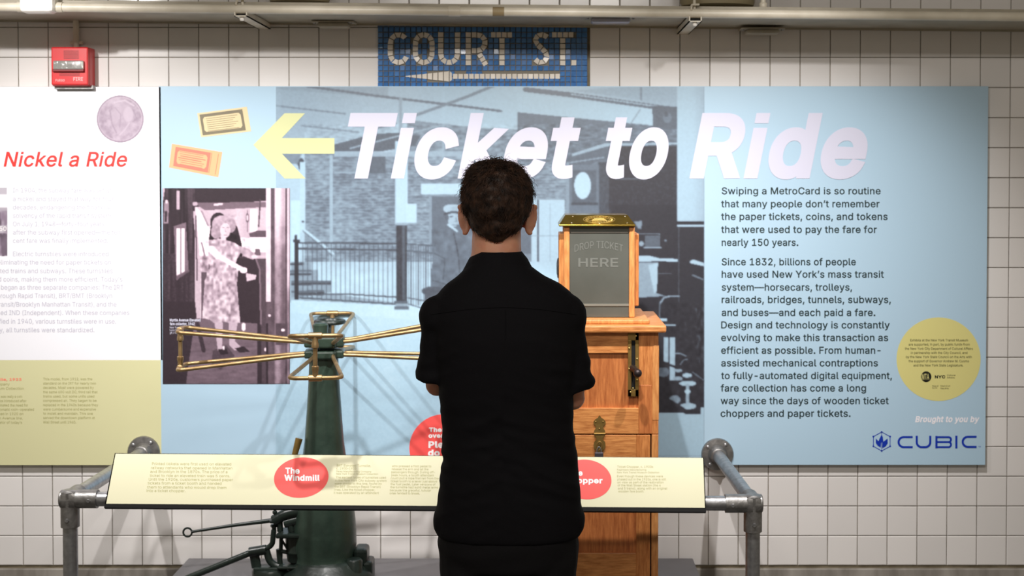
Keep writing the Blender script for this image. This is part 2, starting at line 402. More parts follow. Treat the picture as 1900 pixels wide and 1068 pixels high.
def _glyph(ch, bold, res):
    key = (ch, bold, res)
    if key in _gc: return _gc[key]
    cs = _outline(ch, res)
    if not cs: _gc[key] = ([], []); return _gc[key]
    sg = 1 if _area(max(cs, key=lambda c: abs(_area(c)))) > 0 else -1
    if bold: cs = [_grow(c, bold, sg) for c in cs]
    if sg < 0: cs = [c[::-1] for c in cs]
    # square dots, as in the grotesque face on the boards
    if ch in 'ij':
        q0_, q1_ = capof(bold); lo_, hi_ = q0_+.845*(q1_-q0_), q1_; xs_ = [p[0] for c in cs for p in c if min(k[1] for k in c) < .4*q1_ and ch == 'i'] or [p[0] for c in cs for p in c]; xa_, xb_ = min(xs_), max(xs_)
        cs = [([(xa_ if ch == 'i' else min(p[0] for p in c), lo_), (xb_ if ch == 'i' else max(p[0] for p in c), lo_), (xb_ if ch == 'i' else max(p[0] for p in c), hi_), (xa_ if ch == 'i' else min(p[0] for p in c), hi_)] if min(p[1] for p in c) > .55*q1_ else c) for c in cs]
    if ch in '.:':
        cs = [([(min(p[0] for p in c), min(p[1] for p in c)), (max(p[0] for p in c), min(p[1] for p in c)), (max(p[0] for p in c), max(p[1] for p in c)), (min(p[0] for p in c), max(p[1] for p in c))] if max(p[1] for p in c)-min(p[1] for p in c) < .3 else c) for c in cs]
    vs = []; eds = []
    for c in cs: n_ = len(vs); vs += [Vector(p) for p in c]; eds += [(n_+i, n_+(i+1) % len(c)) for i in range(len(c))]
    r_ = delaunay_2d_cdt(vs, eds, [], 0, 1e-6); ov, of = r_[0], r_[2]
    ce = np.array([[sum(ov[i].x for i in f_)/3, sum(ov[i].y for i in f_)/3] for f_ in of]); wn = np.zeros(len(of), int)
    for c in cs:
        A2 = np.array(c); B2 = np.roll(A2, -1, 0)
        for (xa, ya), (xb, yb) in zip(A2, B2):
            if ya == yb: continue
            up_ = (ya <= ce[:, 1]) & (yb > ce[:, 1]); dn = (ya > ce[:, 1]) & (yb <= ce[:, 1])
            lf = (xa+(xb-xa)*(ce[:, 1]-ya)/(yb-ya)) > ce[:, 0]
            wn += (up_ & lf).astype(int)-(dn & lf).astype(int)
    keep = [tuple(f_) for f_, k_ in zip(of, wn) if k_ > 0]
    us = sorted({i for f_ in keep for i in f_}); ix = {u: i for i, u in enumerate(us)}
    _gc[key] = ([(ov[u].x, ov[u].y) for u in us], [tuple(ix[i] for i in f_) for f_ in keep]); return _gc[key]
_adv = {}
def _advance(ch):
    if ch not in _adv:
        def w_(t): 
            c = _outline(t, 2); return max(p[0] for k in c for p in k)
        _adv[ch] = w_(ch+'H')-w_('H')
    return _adv[ch]
def glyphs(body, bold=0.0, res=3):
    key = (body, bold, res)
    if key in _cache: return _cache[key]
    V = []; Fc = []; x = 0
    for ch in body:
        if ch != ' ':
            v, f = _glyph(ch, bold, res); n_ = len(V); V += [(a_+x, b_) for a_, b_ in v]; Fc += [tuple(i+n_ for i in q_) for q_ in f]
        x += _advance(ch)+bold*1.1
    _cache[key] = (np.array(V), Fc); return _cache[key]
def capof(bold): 
    v, _ = glyphs('H', bold, 2); return v[:, 1].min(), v[:, 1].max()
def text_px(body, x0, x1, yb, cap, bold=0.0, shear=0.0, slope=0.0, res=3):
    """returns pixel verts for a line of text whose ink spans x0..x1 on baseline yb"""
    v, f = glyphs(body, bold, res); v = v.copy(); c0_, c1_ = capof(bold); v[:, 1] = (v[:, 1]-c0_)/(c1_-c0_); CAP = 1.0
    sy = cap; sh = shear*v[:, 1]
    vx = v[:, 0]; lo, hi = vx.min(), vx.max()
    s = (x1-x0-(shear*cap))/(hi-lo)
    X = x0+(vx-lo)*s+sh*cap; Y = yb-v[:, 1]*sy+slope*(X-x0)
    return np.stack([X, Y], -1), f
def text_obj(name, lines, mat_, parent, mapper, **kw):
    """lines: (body, x0, x1, baseline, cap)"""
    V = []; Fc = []
    for ln in lines:
        body, x0, x1, yb, cap = ln[:5]; k = dict(kw)
        if len(ln) > 5: k.update(ln[5])
        v, f = text_px(body, x0, x1, yb, cap, **k); n = len(V)
        V += [mapper(a, b) for a, b in v]; Fc += [tuple(i+n for i in q) for q in f]
    o = mk(name, V, Fc, mat_, parent)
    bm = bmesh.new(); bm.from_mesh(o.data)
    for fc in bm.faces:
        if fc.normal.y > 0: fc.normal_flip()
    bm.to_mesh(o.data); bm.free(); return o
def on(Y): return lambda a, b: P(a, b, Y)
# raster prints -------------------------------------------------
class Ras:
    def __init__(s, x0, y0, x1, y1, step, L0=.7):
        s.b = (x0, y0, x1, y1); s.nx = int(round((x1-x0)/step))+1; s.ny = int(round((y1-y0)/step))+1; s.step = step
        s.x = np.linspace(x0, x1, s.nx); s.y = np.linspace(y0, y1, s.ny); s.X, s.Y = np.meshgrid(s.x, s.y); s.L = np.full(s.X.shape, float(L0))
    def _put(s, m, val, a=1):
        v = val(s.X, s.Y) if callable(val) else val
        s.L = np.where(m, s.L*(1-a)+v*a, s.L)
    def poly(s, pts, val, a=1.0):
        X, Y = s.X, s.Y; m = np.zeros(X.shape, bool); n = len(pts)
        for i in range(n):
            xa, ya = pts[i]; xb, yb = pts[(i+1) % n]
            if ya == yb: continue
            c = ((ya > Y) != (yb > Y)) & (X < (xb-xa)*(Y-ya)/(yb-ya)+xa); m ^= c
        s._put(m, val, a); return m
    def rect(s, x0, y0, x1, y1, val, a=1.0): s._put((s.X >= x0) & (s.X < x1) & (s.Y >= y0) & (s.Y < y1), val, a)
    def ell(s, cx, cy, rx, ry, val, a=1.0, rot=0):
        c, n = math.cos(rot), math.sin(rot); dx, dy = s.X-cx, s.Y-cy
        s._put(((dx*c+dy*n)/rx)**2+((-dx*n+dy*c)/ry)**2 < 1, val, a)
    def line(s, pts, w, val, a=1.0):
        m = np.zeros(s.X.shape, bool)
        for (xa, ya), (xb, yb) in zip(pts, pts[1:]):
            dx, dy = xb-xa, yb-ya; t = np.clip(((s.X-xa)*dx+(s.Y-ya)*dy)/(dx*dx+dy*dy+1e-9), 0, 1)
            m |= (s.X-xa-t*dx)**2+(s.Y-ya-t*dy)**2 < (w/2)**2
        s._put(m, val, a)
    def noise(s, sx, sy, amp, mask=None):
        x0, y0, x1, y1 = s.b; gx = max(2, int((x1-x0)/sx)+2); gy = max(2, int((y1-y0)/sy)+2); g = rng.random((gy, gx))*2-1
        u = (s.x-x0)/sx; w = (s.y-y0)/sy; iu = np.clip(u.astype(int), 0, gx-2); iw = np.clip(w.astype(int), 0, gy-2); fu = u-iu; fw = (w-iw)[:, None]
        a = g[iw][:, iu]*(1-fu)+g[iw][:, iu+1]*fu; b = g[iw+1][:, iu]*(1-fu)+g[iw+1][:, iu+1]*fu; n = a*(1-fw)+b*fw
        s.L = s.L+(n*amp if mask is None else np.where(mask, n*amp, 0))
    def blur(s, k=1):
        for _ in range(k):
            p = np.pad(s.L, 1, mode='edge'); s.L = (p[:-2, 1:-1]+p[2:, 1:-1]+p[1:-1, :-2]+p[1:-1, 2:]+4*p[1:-1, 1:-1])/8
    def box(s, x0, y0, x1, y1): return (s.X >= x0) & (s.X < x1) & (s.Y >= y0) & (s.Y < y1)
    def build(s, name, Y, ramp, parent, mask=None):
        L = np.clip(s.L, 0, 1); ks = np.array([r[0] for r in ramp]); col = np.array([lin(r[1]) for r in ramp])
        rgb = np.stack([np.interp(L, ks, col[:, i]) for i in range(3)]+[np.ones_like(L)], -1)
        co = Pn(s.X, s.Y, Y).reshape(-1, 3); o0 = co.mean(0); co = co-o0
        idx = np.arange(s.nx*s.ny).reshape(s.ny, s.nx)
        q = np.stack([idx[:-1, :-1], idx[1:, :-1], idx[1:, 1:], idx[:-1, 1:]], -1).reshape(-1, 4)
        if mask is not None:
            mm = mask(s.X, s.Y); k = (mm[:-1, :-1] & mm[1:, :-1] & mm[1:, 1:] & mm[:-1, 1:]).reshape(-1); q = q[k]
        me = bpy.data.meshes.new(name); me.vertices.add(len(co)); me.vertices.foreach_set('co', co.astype(np.float32).reshape(-1))
        me.loops.add(q.size); me.loops.foreach_set('vertex_index', q.reshape(-1).astype(np.int32)); me.polygons.add(len(q))
        me.polygons.foreach_set('loop_start', np.arange(0, q.size, 4, dtype=np.int32)); me.update(calc_edges=True)
        at = me.color_attributes.new('print', 'FLOAT_COLOR', 'POINT'); at.data.foreach_set('color', rgb.reshape(-1).astype(np.float32))
        me.materials.append(M_print); me.validate()
        return link(bpy.data.objects.new(name, me), parent, o0)
# --- board with the title (light blue)
B = board('title_board', 299.5, 160, 1834, 862, M_bblue); tag(B, 'large light blue exhibit board titled Ticket to Ride with an old station photograph', 'exhibit board')
E = .0006
m = Ras(512, 161, 1307, 846, 1.25, .72)
m._put(m.X > 0, lambda X, Y: .66+.12*np.clip((X-560)/350, 0, 1)-.12*np.clip((X-1000)/260, 0, 1))
m.poly([(512, 161), (720, 161), (720, 182), (512, 165)], .62)
brick = m.box(565, 283, 1262, 486)
m._put(brick, lambda X, Y: .50-.06*np.clip((X-950)/150, 0, 1)); 
m.poly([(760, 232), (960, 240), (1262, 245), (1262, 300), (760, 300)], .50)
m.poly([(960, 208), (1262, 238), (1262, 300), (960, 300)], .42); m.poly([(755, 222), (960, 245), (960, 300), (755, 300)], .52)
m.noise(9, 5, .05, m.box(565, 230, 1100, 486)); m.noise(6, 2.6, .10, m.box(565, 230, 1262, 486)); m.noise(40, 35, .06, brick)
for yy in np.arange(300, 486, 5.2): m.line([(565, yy), (1100, yy+1)], 1.3, .64, .38)
m.rect(820, 160, 825, 300, .8, .3)
# roof beams and ceiling lines
for pts, w, v in (([(570, 160), (700, 178), (800, 190), (930, 206)], 4.5, .42), ([(512, 196), (640, 211)], 3, .5), ([(560, 233), (665, 245)], 3, .5), ([(930, 153), (865, 180), (765, 216)], 5.5, .5),
                  ([(743, 184), (743, 250)], 7, .6), ([(760, 232), (840, 246), (960, 262)], 3, .45)): m.line(pts, w, v)
m.poly([(620, 268), (690, 249), (735, 246), (780, 252), (770, 270), (700, 282), (620, 282)], .33)
m.line([(650, 275), (740, 252), (830, 230)], 3, .62); m.line([(690, 240), (735, 229)], 3, .45)
m.rect(620, 280, 870, 290, .68, .8); m.poly([(680, 290), (715, 290), (715, 322), (676, 322)], .34); m.rect(620, 318, 680, 322, .6)
m.rect(612, 288, 618, 486, .66); m.rect(733, 262, 756, 415, .84); m.line([(733, 262), (733, 415)], 1.5, .6)
m.rect(512, 285, 565, 500, .78); m.ell(559, 305, 6, 12, .25); m.poly([(512, 285), (560, 285), (552, 305), (512, 300)], .5)
m.rect(540, 372, 556, 486, .9); m.rect(556, 300, 566, 430, .84)
# right of the head: beam, awning, clock, door
m.poly([(960, 172), (1210, 200), (1212, 232), (960, 208)], .80); m.poly([(1180, 160), (1262, 160), (1262, 194), (1060, 168)], .66)
m.line([(975, 166), (1060, 176), (1262, 205)], 9, .40); m.line([(1060, 175), (1225, 198)], 2.5, .62)
for k in range(26): m.ell(1062+k*6, 175+k*.86, 1.8, 1.6, .72)
m.line([(1190, 163), (1190, 185)], 4, .5); m.poly([(1210, 196), (1262, 198), (1262, 240), (1212, 236)], .34); m.ell(1238, 218, 8, 10, .5, .7); m.ell(1236, 212, 4, 5, .3)
m.line([(1188, 203), (1170, 230)], 2, .55)
m.poly([(1045, 300), (1062, 283), (1120, 264), (1262, 262), (1262, 300), (1110, 298), (1090, 308), (1050, 309)], .36)
m.poly([(1060, 285), (1120, 266), (1262, 264), (1262, 268), (1125, 272), (1062, 290)], .66); m.line([(1055, 302), (1120, 292)], 3, .55)
m.poly([(1130, 270), (1262, 270), (1262, 486), (1130, 486)], .20); m.poly([(1110, 300), (1130, 300), (1130, 486), (1110, 486)], .26); m.rect(1050, 306, 1112, 486, .42)
m.rect(1062, 315, 1106, 378, .33); m.ell(1081, 344, 15.5, 25, .84); m.rect(1060, 376, 1110, 381, .25); m.rect(1050, 300, 1056, 486, .55); m.rect(1142, 330, 1200, 333, .33)
m.rect(985, 370, 1048, 580, .78); m.rect(997, 370, 1000, 580, .35); m.rect(1020, 378, 1022, 580, .62); m.line([(985, 437), (1048, 437)], 1.2, .55)
m.rect(960, 372, 986, 580, .5)
# lintel, doorway, notices
m.rect(782, 341, 990, 361, .84); m.line([(782, 362), (990, 362)], 2, .5); m.rect(800, 364, 985, 470, .38); m.rect(797, 364, 801, 470, .55); m.rect(754, 378, 773, 414, .86); m.line([(773, 378), (773, 414), (754, 414)], 1.2, .62)
# beyond the fence
m.rect(545, 486, 1048, 562, lambda X, Y: .78+.1*np.clip((Y-486)/30, 0, 1)); m.noise(16, 10, .05, m.box(545, 470, 800, 560))
m.poly([(540, 486), (578, 486), (578, 500), (590, 500), (590, 520), (614, 520), (614, 542), (560, 552), (540, 552)], .58)
for k, (a, b, y) in enumerate(((540, 562, 490), (540, 576, 503), (540, 576, 509), (542, 612, 523), (542, 612, 527), (542, 600, 541), (550, 600, 545))): m.line([(a, y), (b, y-1)], 4, .25 if k % 2 == 0 else .38)
m.line([(562, 424), (592, 448), (618, 470)], 4, .85); m.line([(562, 428), (616, 474)], 1.6, .4); m.ell(562, 411, 3, 2, .3)
# floor of the old station
m.rect(512, 560, 1307, 846, .90); m.poly([(545, 560), (545, 553), (620, 545), (740, 562), (740, 566)], .62); m.poly([(540, 556), (735, 566), (1307, 610), (1307, 660), (735, 590), (540, 580)], .93)
m.noise(70, 40, .03, m.box(512, 560, 1307, 846))
# fence
m.line([(552, 450), (735, 451.5)], 2.6, .22); m.line([(552, 461), (735, 463.5)], 3, .25); m.line([(556, 547), (640, 545), (735, 551)], 2.6, .30); m.line([(556, 552), (735, 564)], 2.6, .30)
for k in range(21):
    x = 562+k*8.75; m.line([(x, 450), (x, 553+k*.55)], 2.1, .30)
m.rect(546, 444, 554, 556, .16); m.ell(549, 440, 3, 5, .2); m.rect(544, 444, 556, 449, .2)
m.line([(755, 452), (806, 456)], 2.2, .28); m.line([(755, 465), (802, 469)], 2.4, .30); m.line([(755, 552), (800, 560)], 2.2, .36); m.line([(755, 563), (785, 572)], 2.2, .36)
for k in range(11):
    x = 758+k*4.6; m.line([(x, 453), (x, 566)], 1.6, .36)
m.rect(735, 414, 755, 560, .22); m.rect(747, 416, 752, 556, .32); m.rect(735, 413, 755, 418, .62); m.rect(732, 558, 757, 563, .35); m.rect(734, 563, 757, 568, .62); m.rect(731, 568, 759, 574, .40)
# the boy in the cap
m.poly([(806, 462), (815, 438), (832, 426), (852, 420), (885, 428), (905, 460), (905, 580), (800, 580), (799, 510)], .40)
m.poly([(829, 417), (833, 414), (850, 428), (848, 431)], .80); m.line([(842, 432), (850, 470), (856, 540)], 2, .27)
m.noise(7, 9, .07, m.box(800, 425, 905, 580)); m.line([(806, 470), (826, 480), (822, 520)], 2, .28); m.line([(803, 520), (830, 528)], 2, .28); m.line([(815, 545), (880, 538)], 2, .27)
m.ell(842, 404, 11.5, 17, .70); m.ell(850, 404, 6, 14, .62, .6); m.ell(839, 387, 17, 8.5, .72); m.ell(846, 388, 9, 6, .60, .6); m.line([(824, 397), (840, 393), (862, 396)], 4, .26); m.ell(829, 403, 3.5, 6, .34); m.line([(835, 402), (840, 401)], 2.2, .3); m.line([(850, 401), (856, 402)], 2.2, .3); m.line([(846, 404), (848, 410), (844, 411)], 1.8, .5); m.line([(840, 417), (850, 417)], 1.6, .4)
m.ell(804, 540, 22, 9, .3); m.rect(788, 545, 800, 565, .3)
# dark right part: pillar, desk, lamp, chair, stove
m.rect(1048, 486, 1262, 765, .18); m.rect(1135, 380, 1262, 765, .16)
m.rect(1257, 160, 1307, 410, lambda X, Y: .80+.0*X-.1*np.clip((X-1285)/22, 0, 1)); m.rect(1257, 410, 1307, 765, .17); m.rect(1257, 417, 1307, 421, .82); m.rect(1257, 410, 1307, 416, .12); m.line([(1259, 422), (1259, 560)], 1.3, .34)
m.line([(1183, 433), (1225, 434)], 1.6, .5); m.rect(1196, 437, 1225, 458, .34); m.ell(1190, 452, 5, 5, .6); m.line([(1195, 459), (1226, 459)], 2.6, .62)
m.poly([(1176, 411), (1192, 409), (1190, 425), (1184, 424)], .5); m.ell(1235, 446, 2.5, 2, .5)
m.poly([(1183, 474), (1204, 474), (1225, 479), (1258, 480), (1258, 486), (1224, 484), (1183, 486)], .80)
m.poly([(1183, 487), (1221, 486), (1219, 530), (1218, 543), (1236, 549), (1183, 552)], .62); m.poly([(1203, 492), (1221, 487), (1219, 540), (1214, 545)], .80)
m.poly([(1280, 484), (1286, 481), (1307, 488), (1307, 494), (1280, 488)], .82); m.line([(1285, 510), (1304, 518)], 3, .45); m.line([(1222, 507), (1245, 507)], 1.8, .4)
m.line([(1225, 562), (1232, 552), (1244, 549), (1260, 549)], 3.4, .62); m.line([(1224, 562), (1224, 590)], 2, .4); m.rect(1224, 590, 1238, 595, .9); m.line([(1220, 603), (1252, 603)], 3.4, .8)
m.rect(1232, 626, 1240, 672, .78); m.rect(1243, 626, 1253, 706, .80); m.line([(1253, 655), (1264, 656), (1272, 660)], 2.6, .6); m.line([(1262, 676), (1268, 668), (1275, 666)], 2.4, .5)
m.line([(1225, 670), (1262, 684)], 4, .14); m.ell(1230, 690, 12, 9, .45); m.ell(1258, 687, 8, 3, .66); m.ell(1275, 696, 9, 4, .8); m.ell(1258, 702, 9, 4, .66); m.ell(1276, 711, 16, 5, .84); m.line([(1276, 714), (1276, 752)], 6, .7); m.ell(1276, 726, 6, 4, .9)
m.ell(1252, 741, 11, 8, .55); m.ell(1277, 753, 15, 6, .8); m.poly([(1222, 735), (1272, 768), (1300, 768), (1300, 762), (1275, 760), (1222, 727)], .15); m.line([(1285, 690), (1307, 706)], 3, .4)
m.noise(5, 6, .06, m.box(1225, 560, 1307, 765)); m.noise(3, 7, .10, m.box(1290, 570, 1307, 680))
m.rect(1222, 768, 1307, 846, .86); m.poly([(1300, 755), (1307, 755), (1307, 846), (1300, 846)], .86)
m.poly([(512, 161), (522, 161), (522, 846), (512, 846)], m.L*0+.0 if False else .78, .15)
m.noise(2.5, 2.5, .03); m.blur(3)
m.build('station_photograph', YP-E, [(0, (30, 29, 34)), (.2, (54, 54, 61)), (.45, (98, 111, 126)), (.7, (144, 167, 185)), (.9, (166, 197, 216)), (1, (184, 212, 228))], B)
# --- the framed picture of a woman at a fare gate
w = Ras(302, 349, 538, 712, 1.0, .16)
w.noise(3, 90, .13, w.box(302, 349, 362, 712)); w.rect(302, 470, 362, 712, .2); w.noise(4, 60, .05, w.box(302, 470, 362, 712))
w.poly([(302, 349), (306, 349), (303, 372)], .8); w.rect(328, 354, 334, 389, .72); w.poly([(305, 376), (314, 374), (312, 415), (303, 415)], .55); w.ell(309, 374, 3, 4, .85); w.poly([(306, 392), (311, 392), (309, 412), (305, 412)], .2)
w.poly([(322, 420), (345, 412), (350, 500), (328, 520)], .45); w.poly([(328, 424), (343, 424), (343, 503), (328, 511)], .98); w.line([(335.5, 424), (335.5, 507)], 1.6, .4); w.line([(328, 516), (350, 502)], 4, .35)
w.rect(362, 349, 494, 376, .15); w.poly([(362, 384), (494, 372), (494, 620), (362, 620)], .74); w.noise(14, 60, .05, w.box(362, 384, 494, 480))
w.poly([(360, 376), (494, 374), (494, 384), (380, 390)], .42); w.line([(398, 380), (412, 378)], 4, .85); w.ell(362, 378, 5, 4, .7)
w.poly([(363, 384), (372, 392), (390, 425), (386, 474), (371, 474)], .98); w.line([(374, 392), (386, 418)], 3, .55); w.line([(374, 450), (380, 474)], 3, .5)
w.line([(360, 393), (366, 460), (370, 540), (373, 600)], 4, .72); w.line([(363, 400), (366, 520)], 2, .2); w.poly([(374, 476), (390, 476), (388, 502), (375, 505)], .62); w.rect(374, 505, 384, 620, .3)
w.line([(459, 390), (459, 430)], 2, .3); w.ell(459, 404, 3, 9, .35); w.ell(459, 404, 1.4, 6, .85); w.poly([(465, 388), (478, 388), (477, 432), (463, 430)], .95); w.line([(483, 370), (480, 420)], 2.4, .25); w.poly([(462, 433), (476, 428), (494, 428), (494, 440), (464, 439)], .3)
w.rect(464, 441, 494, 468, .99); w.poly([(446, 440), (466, 442), (468, 470), (450, 470)], .9); w.poly([(474, 462), (482, 462), (484, 474), (472, 474)], .35); w.rect(472, 474, 494, 478, .75); w.rect(476, 480, 494, 712, .26)
# conductor behind
w.ell(405, 412, 15, 18, .12); w.poly([(388, 440), (392, 415), (420, 405), (440, 420), (448, 450), (450, 480), (440, 500), (388, 500)], .10)
# dark gate and lower right
w.poly([(445, 476), (472, 472), (482, 500), (486, 712), (430, 712), (436, 560)], .15); w.line([(474, 478), (482, 500), (484, 600)], 3, .45); w.poly([(456, 506), (476, 510), (474, 518), (458, 522)], .78)
w.poly([(302, 560), (362, 560), (370, 640), (350, 712), (302, 712)], .16); w.poly([(362, 590), (478, 600), (478, 712), (345, 712)], .40); w.noise(12, 3, .06, w.box(345, 620, 478, 712))
w.line([(366, 600), (378, 650)], 8, .2); w.poly([(395, 650), (420, 640), (436, 660), (410, 686), (392, 676)], .26)
# dress
w.poly([(388, 445), (410, 442), (436, 450), (452, 462), (440, 480), (436, 494), (440, 530), (446, 598), (432, 601), (415, 596), (400, 601), (388, 592), (375, 590), (380, 520), (389, 497), (386, 475)], .68)
dm = w.box(372, 442, 455, 604) & (w.L > .6)
w.noise(4, 5, .22, dm); w.noise(9, 11, .08, dm)
w.poly([(442, 455), (462, 462), (476, 474), (470, 482), (450, 474)], .66); w.noise(4, 4, .12, w.box(442, 455, 470, 480)); w.ell(472, 476, 6, 4, .85)
w.line([(392, 462), (404, 474)], 14, .90); w.line([(404, 474), (430, 489), (450, 500)], 9, .92); w.ell(452, 501, 7, 6, .93)
w.ell(413, 416, 20, 17, .66); w.ell(402, 430, 11, 13, .62); w.ell(427, 418, 11, 14, .60); w.noise(4, 4, .1, w.box(392, 398, 440, 444)); w.ell(418, 427, 9.5, 14, .83); w.ell(423, 428, 4, 11, .74, .6); w.rect(410, 436, 420, 446, .82)
w.line([(413, 422), (416, 422)], 1.7, .35); w.line([(421, 422), (424, 422)], 1.7, .35); w.line([(418, 424), (418.6, 430)], 1.2, .62); w.line([(416, 436), (421, 436)], 1.8, .35)
w.poly([(398, 598), (414, 598), (412, 640), (417, 650), (404, 650)], .72); w.poly([(424, 598), (441, 598), (436, 632), (450, 646), (436, 650), (426, 640)], .72); w.poly([(405, 648), (420, 646), (424, 656), (410, 658)], .12); w.ell(415, 645, 2, 4, .98); w.poly([(436, 646), (452, 642), (464, 652), (445, 654)], .14)
w.ell(452, 606, 4, 8, .97); w.ell(493, 648, 2.4, 4, .97)
# door post at the right
w.rect(494, 349, 538, 712, .38); w.rect(494, 349, 503, 560, .86); w.rect(503, 349, 510, 712, .30); w.rect(510, 349, 530, 712, lambda X, Y: .80-.35*np.clip((Y-390)/120, 0, 1)+.1*np.sin((X-510)/3.5)); w.rect(530, 349, 533, 712, .26); w.rect(533, 349, 538, 712, lambda X, Y: .78-.3*np.clip((Y-520)/40, 0, 1))
w.rect(494, 560, 503, 712, .3); w.rect(494, 600, 498, 712, .14); w.noise(5, 9, .06, w.box(494, 420, 538, 712)); w.rect(512, 600, 534, 640, .26); w.ell(525, 612, 3.5, 3, .97); w.ell(500, 585, 2.2, 3, .9); w.ell(499, 545, 2, 4, .9)
w.noise(2, 2, .03); w.blur(2)
w.build('fare_gate_photograph', YP-2*E, [(0, (26, 20, 24)), (.2, (58, 47, 55)), (.45, (118, 100, 112)), (.7, (184, 163, 178)), (.9, (226, 210, 220)), (1, (246, 236, 240))], B)
Mw = ink('print_white', (206, 206, 224)); Mt = ink('print_charcoal', (34, 50, 52)); Mblu = ink('print_royal_blue', (10, 50, 168)); Mo = ink('print_pale_olive', (204, 207, 156)); Mk = ink('print_black', (24, 26, 20))
# arrow and title
flatpoly('printed_arrow', [(470, 268.5), (528, 210), (566, 210), (523, 256), (620.5, 256), (620.5, 285), (523, 285), (567, 331), (528, 331)], YP-2*E, Mo, B)
text_obj('title_lettering', [('Ticket', 626, 1086, 331, 121.5), ('to', 1110, 1254, 331, 121.5), ('Ride', 1279, 1624, 331, 121.5)], Mw, B, on(YP-3*E), bold=.031, shear=.2, res=8)
body = [('Swiping a MetroCard is so routine', 1339, 1634, 360.5), ('that many people don\u2019t remember', 1338, 1632, 384.5), ('the paper tickets, coins, and tokens', 1338, 1647, 408), ('that were used to pay the fare for', 1338, 1627, 432), ('nearly 150 years.', 1339, 1481, 456),
        ('Since 1832, billions of people', 1339, 1588, 492), ('have used New York\u2019s mass transit', 1339, 1640, 515), ('system\u2014horsecars, trolleys,', 1339, 1581, 539), ('railroads, bridges, tunnels, subways,', 1339, 1653, 562), ('and buses\u2014and each paid a fare.', 1339, 1624, 586),
        ('Design and technology is constantly', 1338, 1651, 609), ('evolving to make this transaction as', 1338, 1648, 632.5), ('efficient as possible. From human-', 1338, 1634, 656), ('assisted mechanical contraptions', 1338, 1629, 679.5), ('to fully-automated digital equipment,', 1338, 1655, 703),
        ('fare collection has come a long', 1337, 1607, 726), ('way since the days of wooden ticket', 1337, 1649, 749.5), ('choppers and paper tickets.', 1337, 1578, 773)]
for seg in (body[:5], body[5:]): tag(text_obj('text_paragraph', [(a, b, c, d, 13.2) for a, b, c, d in seg], Mt, B, on(YP-E), bold=.013), kind='stuff')
# sponsor circle
def disc(name, cx, cy, rx, ry, Y, m, parent, n=72): return flatpoly(name, [(cx+rx*math.cos(2*math.pi*k/n), cy+ry*math.sin(2*math.pi*k/n)) for k in range(n)], Y, m, parent)
disc('sponsor_circle', 1741.5, 666, 78, 77.5, YP-E, ink('print_yellow', (214, 206, 134)), B)
sp = ['Exhibits at the New York Transit Museum', 'are supported, in part, by public funds from', 'the New York City Department of Cultural Affairs', 'in partnership with the City Council, and', 'by the New York State Council on the Arts with', 'the support of Governor Andrew M. Cuomo', 'and the New York State Legislature.']
sx = [(1689, 1796), (1686, 1799), (1679, 1805), (1690, 1795), (1681, 1803), (1686, 1798), (1695, 1787)]
text_obj('sponsor_text', [(t, a, b, 633+i*7.75, 4.4) for i, (t, (a, b)) in enumerate(zip(sp, sx))], ink('print_dark_olive', (66, 66, 34)), B, on(YP-2*E), bold=.004, res=1)
disc('transit_roundel', 1718.5, 698.5, 9.6, 10, YP-2*E, Mk, B, 40)
text_obj('roundel_lettering', [('MTA', 1710.5, 1724, 704, 11, dict(bold=.01))], ink('print_yellow_reverse', (214, 206, 134)), B, on(YP-3*E))
text_obj('logo_lettering', [('NYC', 1734.5, 1754, 701.5, 5.6)], Mk, B, on(YP-2*E), bold=.035)
tag(text_obj('small_print', [('Cultural', 1757, 1773, 697, 2.6), ('Affairs', 1757, 1771, 701.5, 2.6), ('State of', 1730, 1741, 717, 2.6), ('New York', 1730, 1739, 720.5, 2.6), ('Council on', 1745, 1763, 717, 2.8), ('the Arts', 1745, 1760, 721.5, 2.8)], Mk, B, on(YP-2*E), res=1), kind='stuff')
text_obj('sponsor_caption', [('Brought to you by', 1698, 1818, 783, 11.6)], ink('print_bright_white', (244, 240, 246)), B, on(YP-E), bold=.03, shear=.2)
# hexagon emblem and wordmark
mb = MB(); cx, cy = 1636, 819
hexp = [(cx, cy-18), (cx+15.5, cy-9.5), (cx+15.5, cy+8.5), (cx, cy+17), (cx-15.5, cy+8.5), (cx-15.5, cy-9.5)]
def stroke(mb, pts, w, Y, closed=False):
    n = len(pts)
    for i in range(n if closed else n-1):
        a = Vector(pts[i]); b = Vector(pts[(i+1) % n]); d = (b-a).normalized(); q = Vector((-d.y, d.x))*w/2; e = d*w*(.3 if w < 2 else .12)
        y_ = Y-.00002*(len(mb.f) % 40)
        mb.add([P(*(a-e+q), y_), P(*(b+e+q), y_), P(*(b+e-q), y_), P(*(a-e-q), y_)], [(0, 1, 2, 3)])
stroke(mb, hexp, 1.3, YP-E, True)
stroke(mb, [(cx, cy-18), (cx, cy+17)], 1, YP-E*1.2)
for a, r in ((0, 1), (1, 1), (2, 1), (3, 1), (4, 1), (5, 1)):
    x, y = hexp[a]; mb.add([P(x+1.8*math.cos(t), y+1.8*math.sin(t), YP-E*1.4) for t in np.linspace(0, 2*math.pi, 9)[:-1]], [tuple(range(8))])
mb.add([P(x, y, YP-E*1.6) for x, y in [(cx-11, cy-6), (cx-6, cy-1), (cx-2, cy-10), (cx, cy-13), (cx+2, cy-9), (cx+3, cy), (cx+11, cy-6), (cx+11, cy+3), (cx+7, cy+9), (cx+1, cy+12), (cx+1, cy+1), (cx-1, cy+1), (cx-2, cy+11), (cx-8, cy+7), (cx-11, cy+2)]], [tuple(range(15))])
mb.build('hexagon_emblem', Mblu, B)
mb = MB(); Yw = YP-E; x0, y0, y1 = 1665, 809, 830.5; wd = 3.9
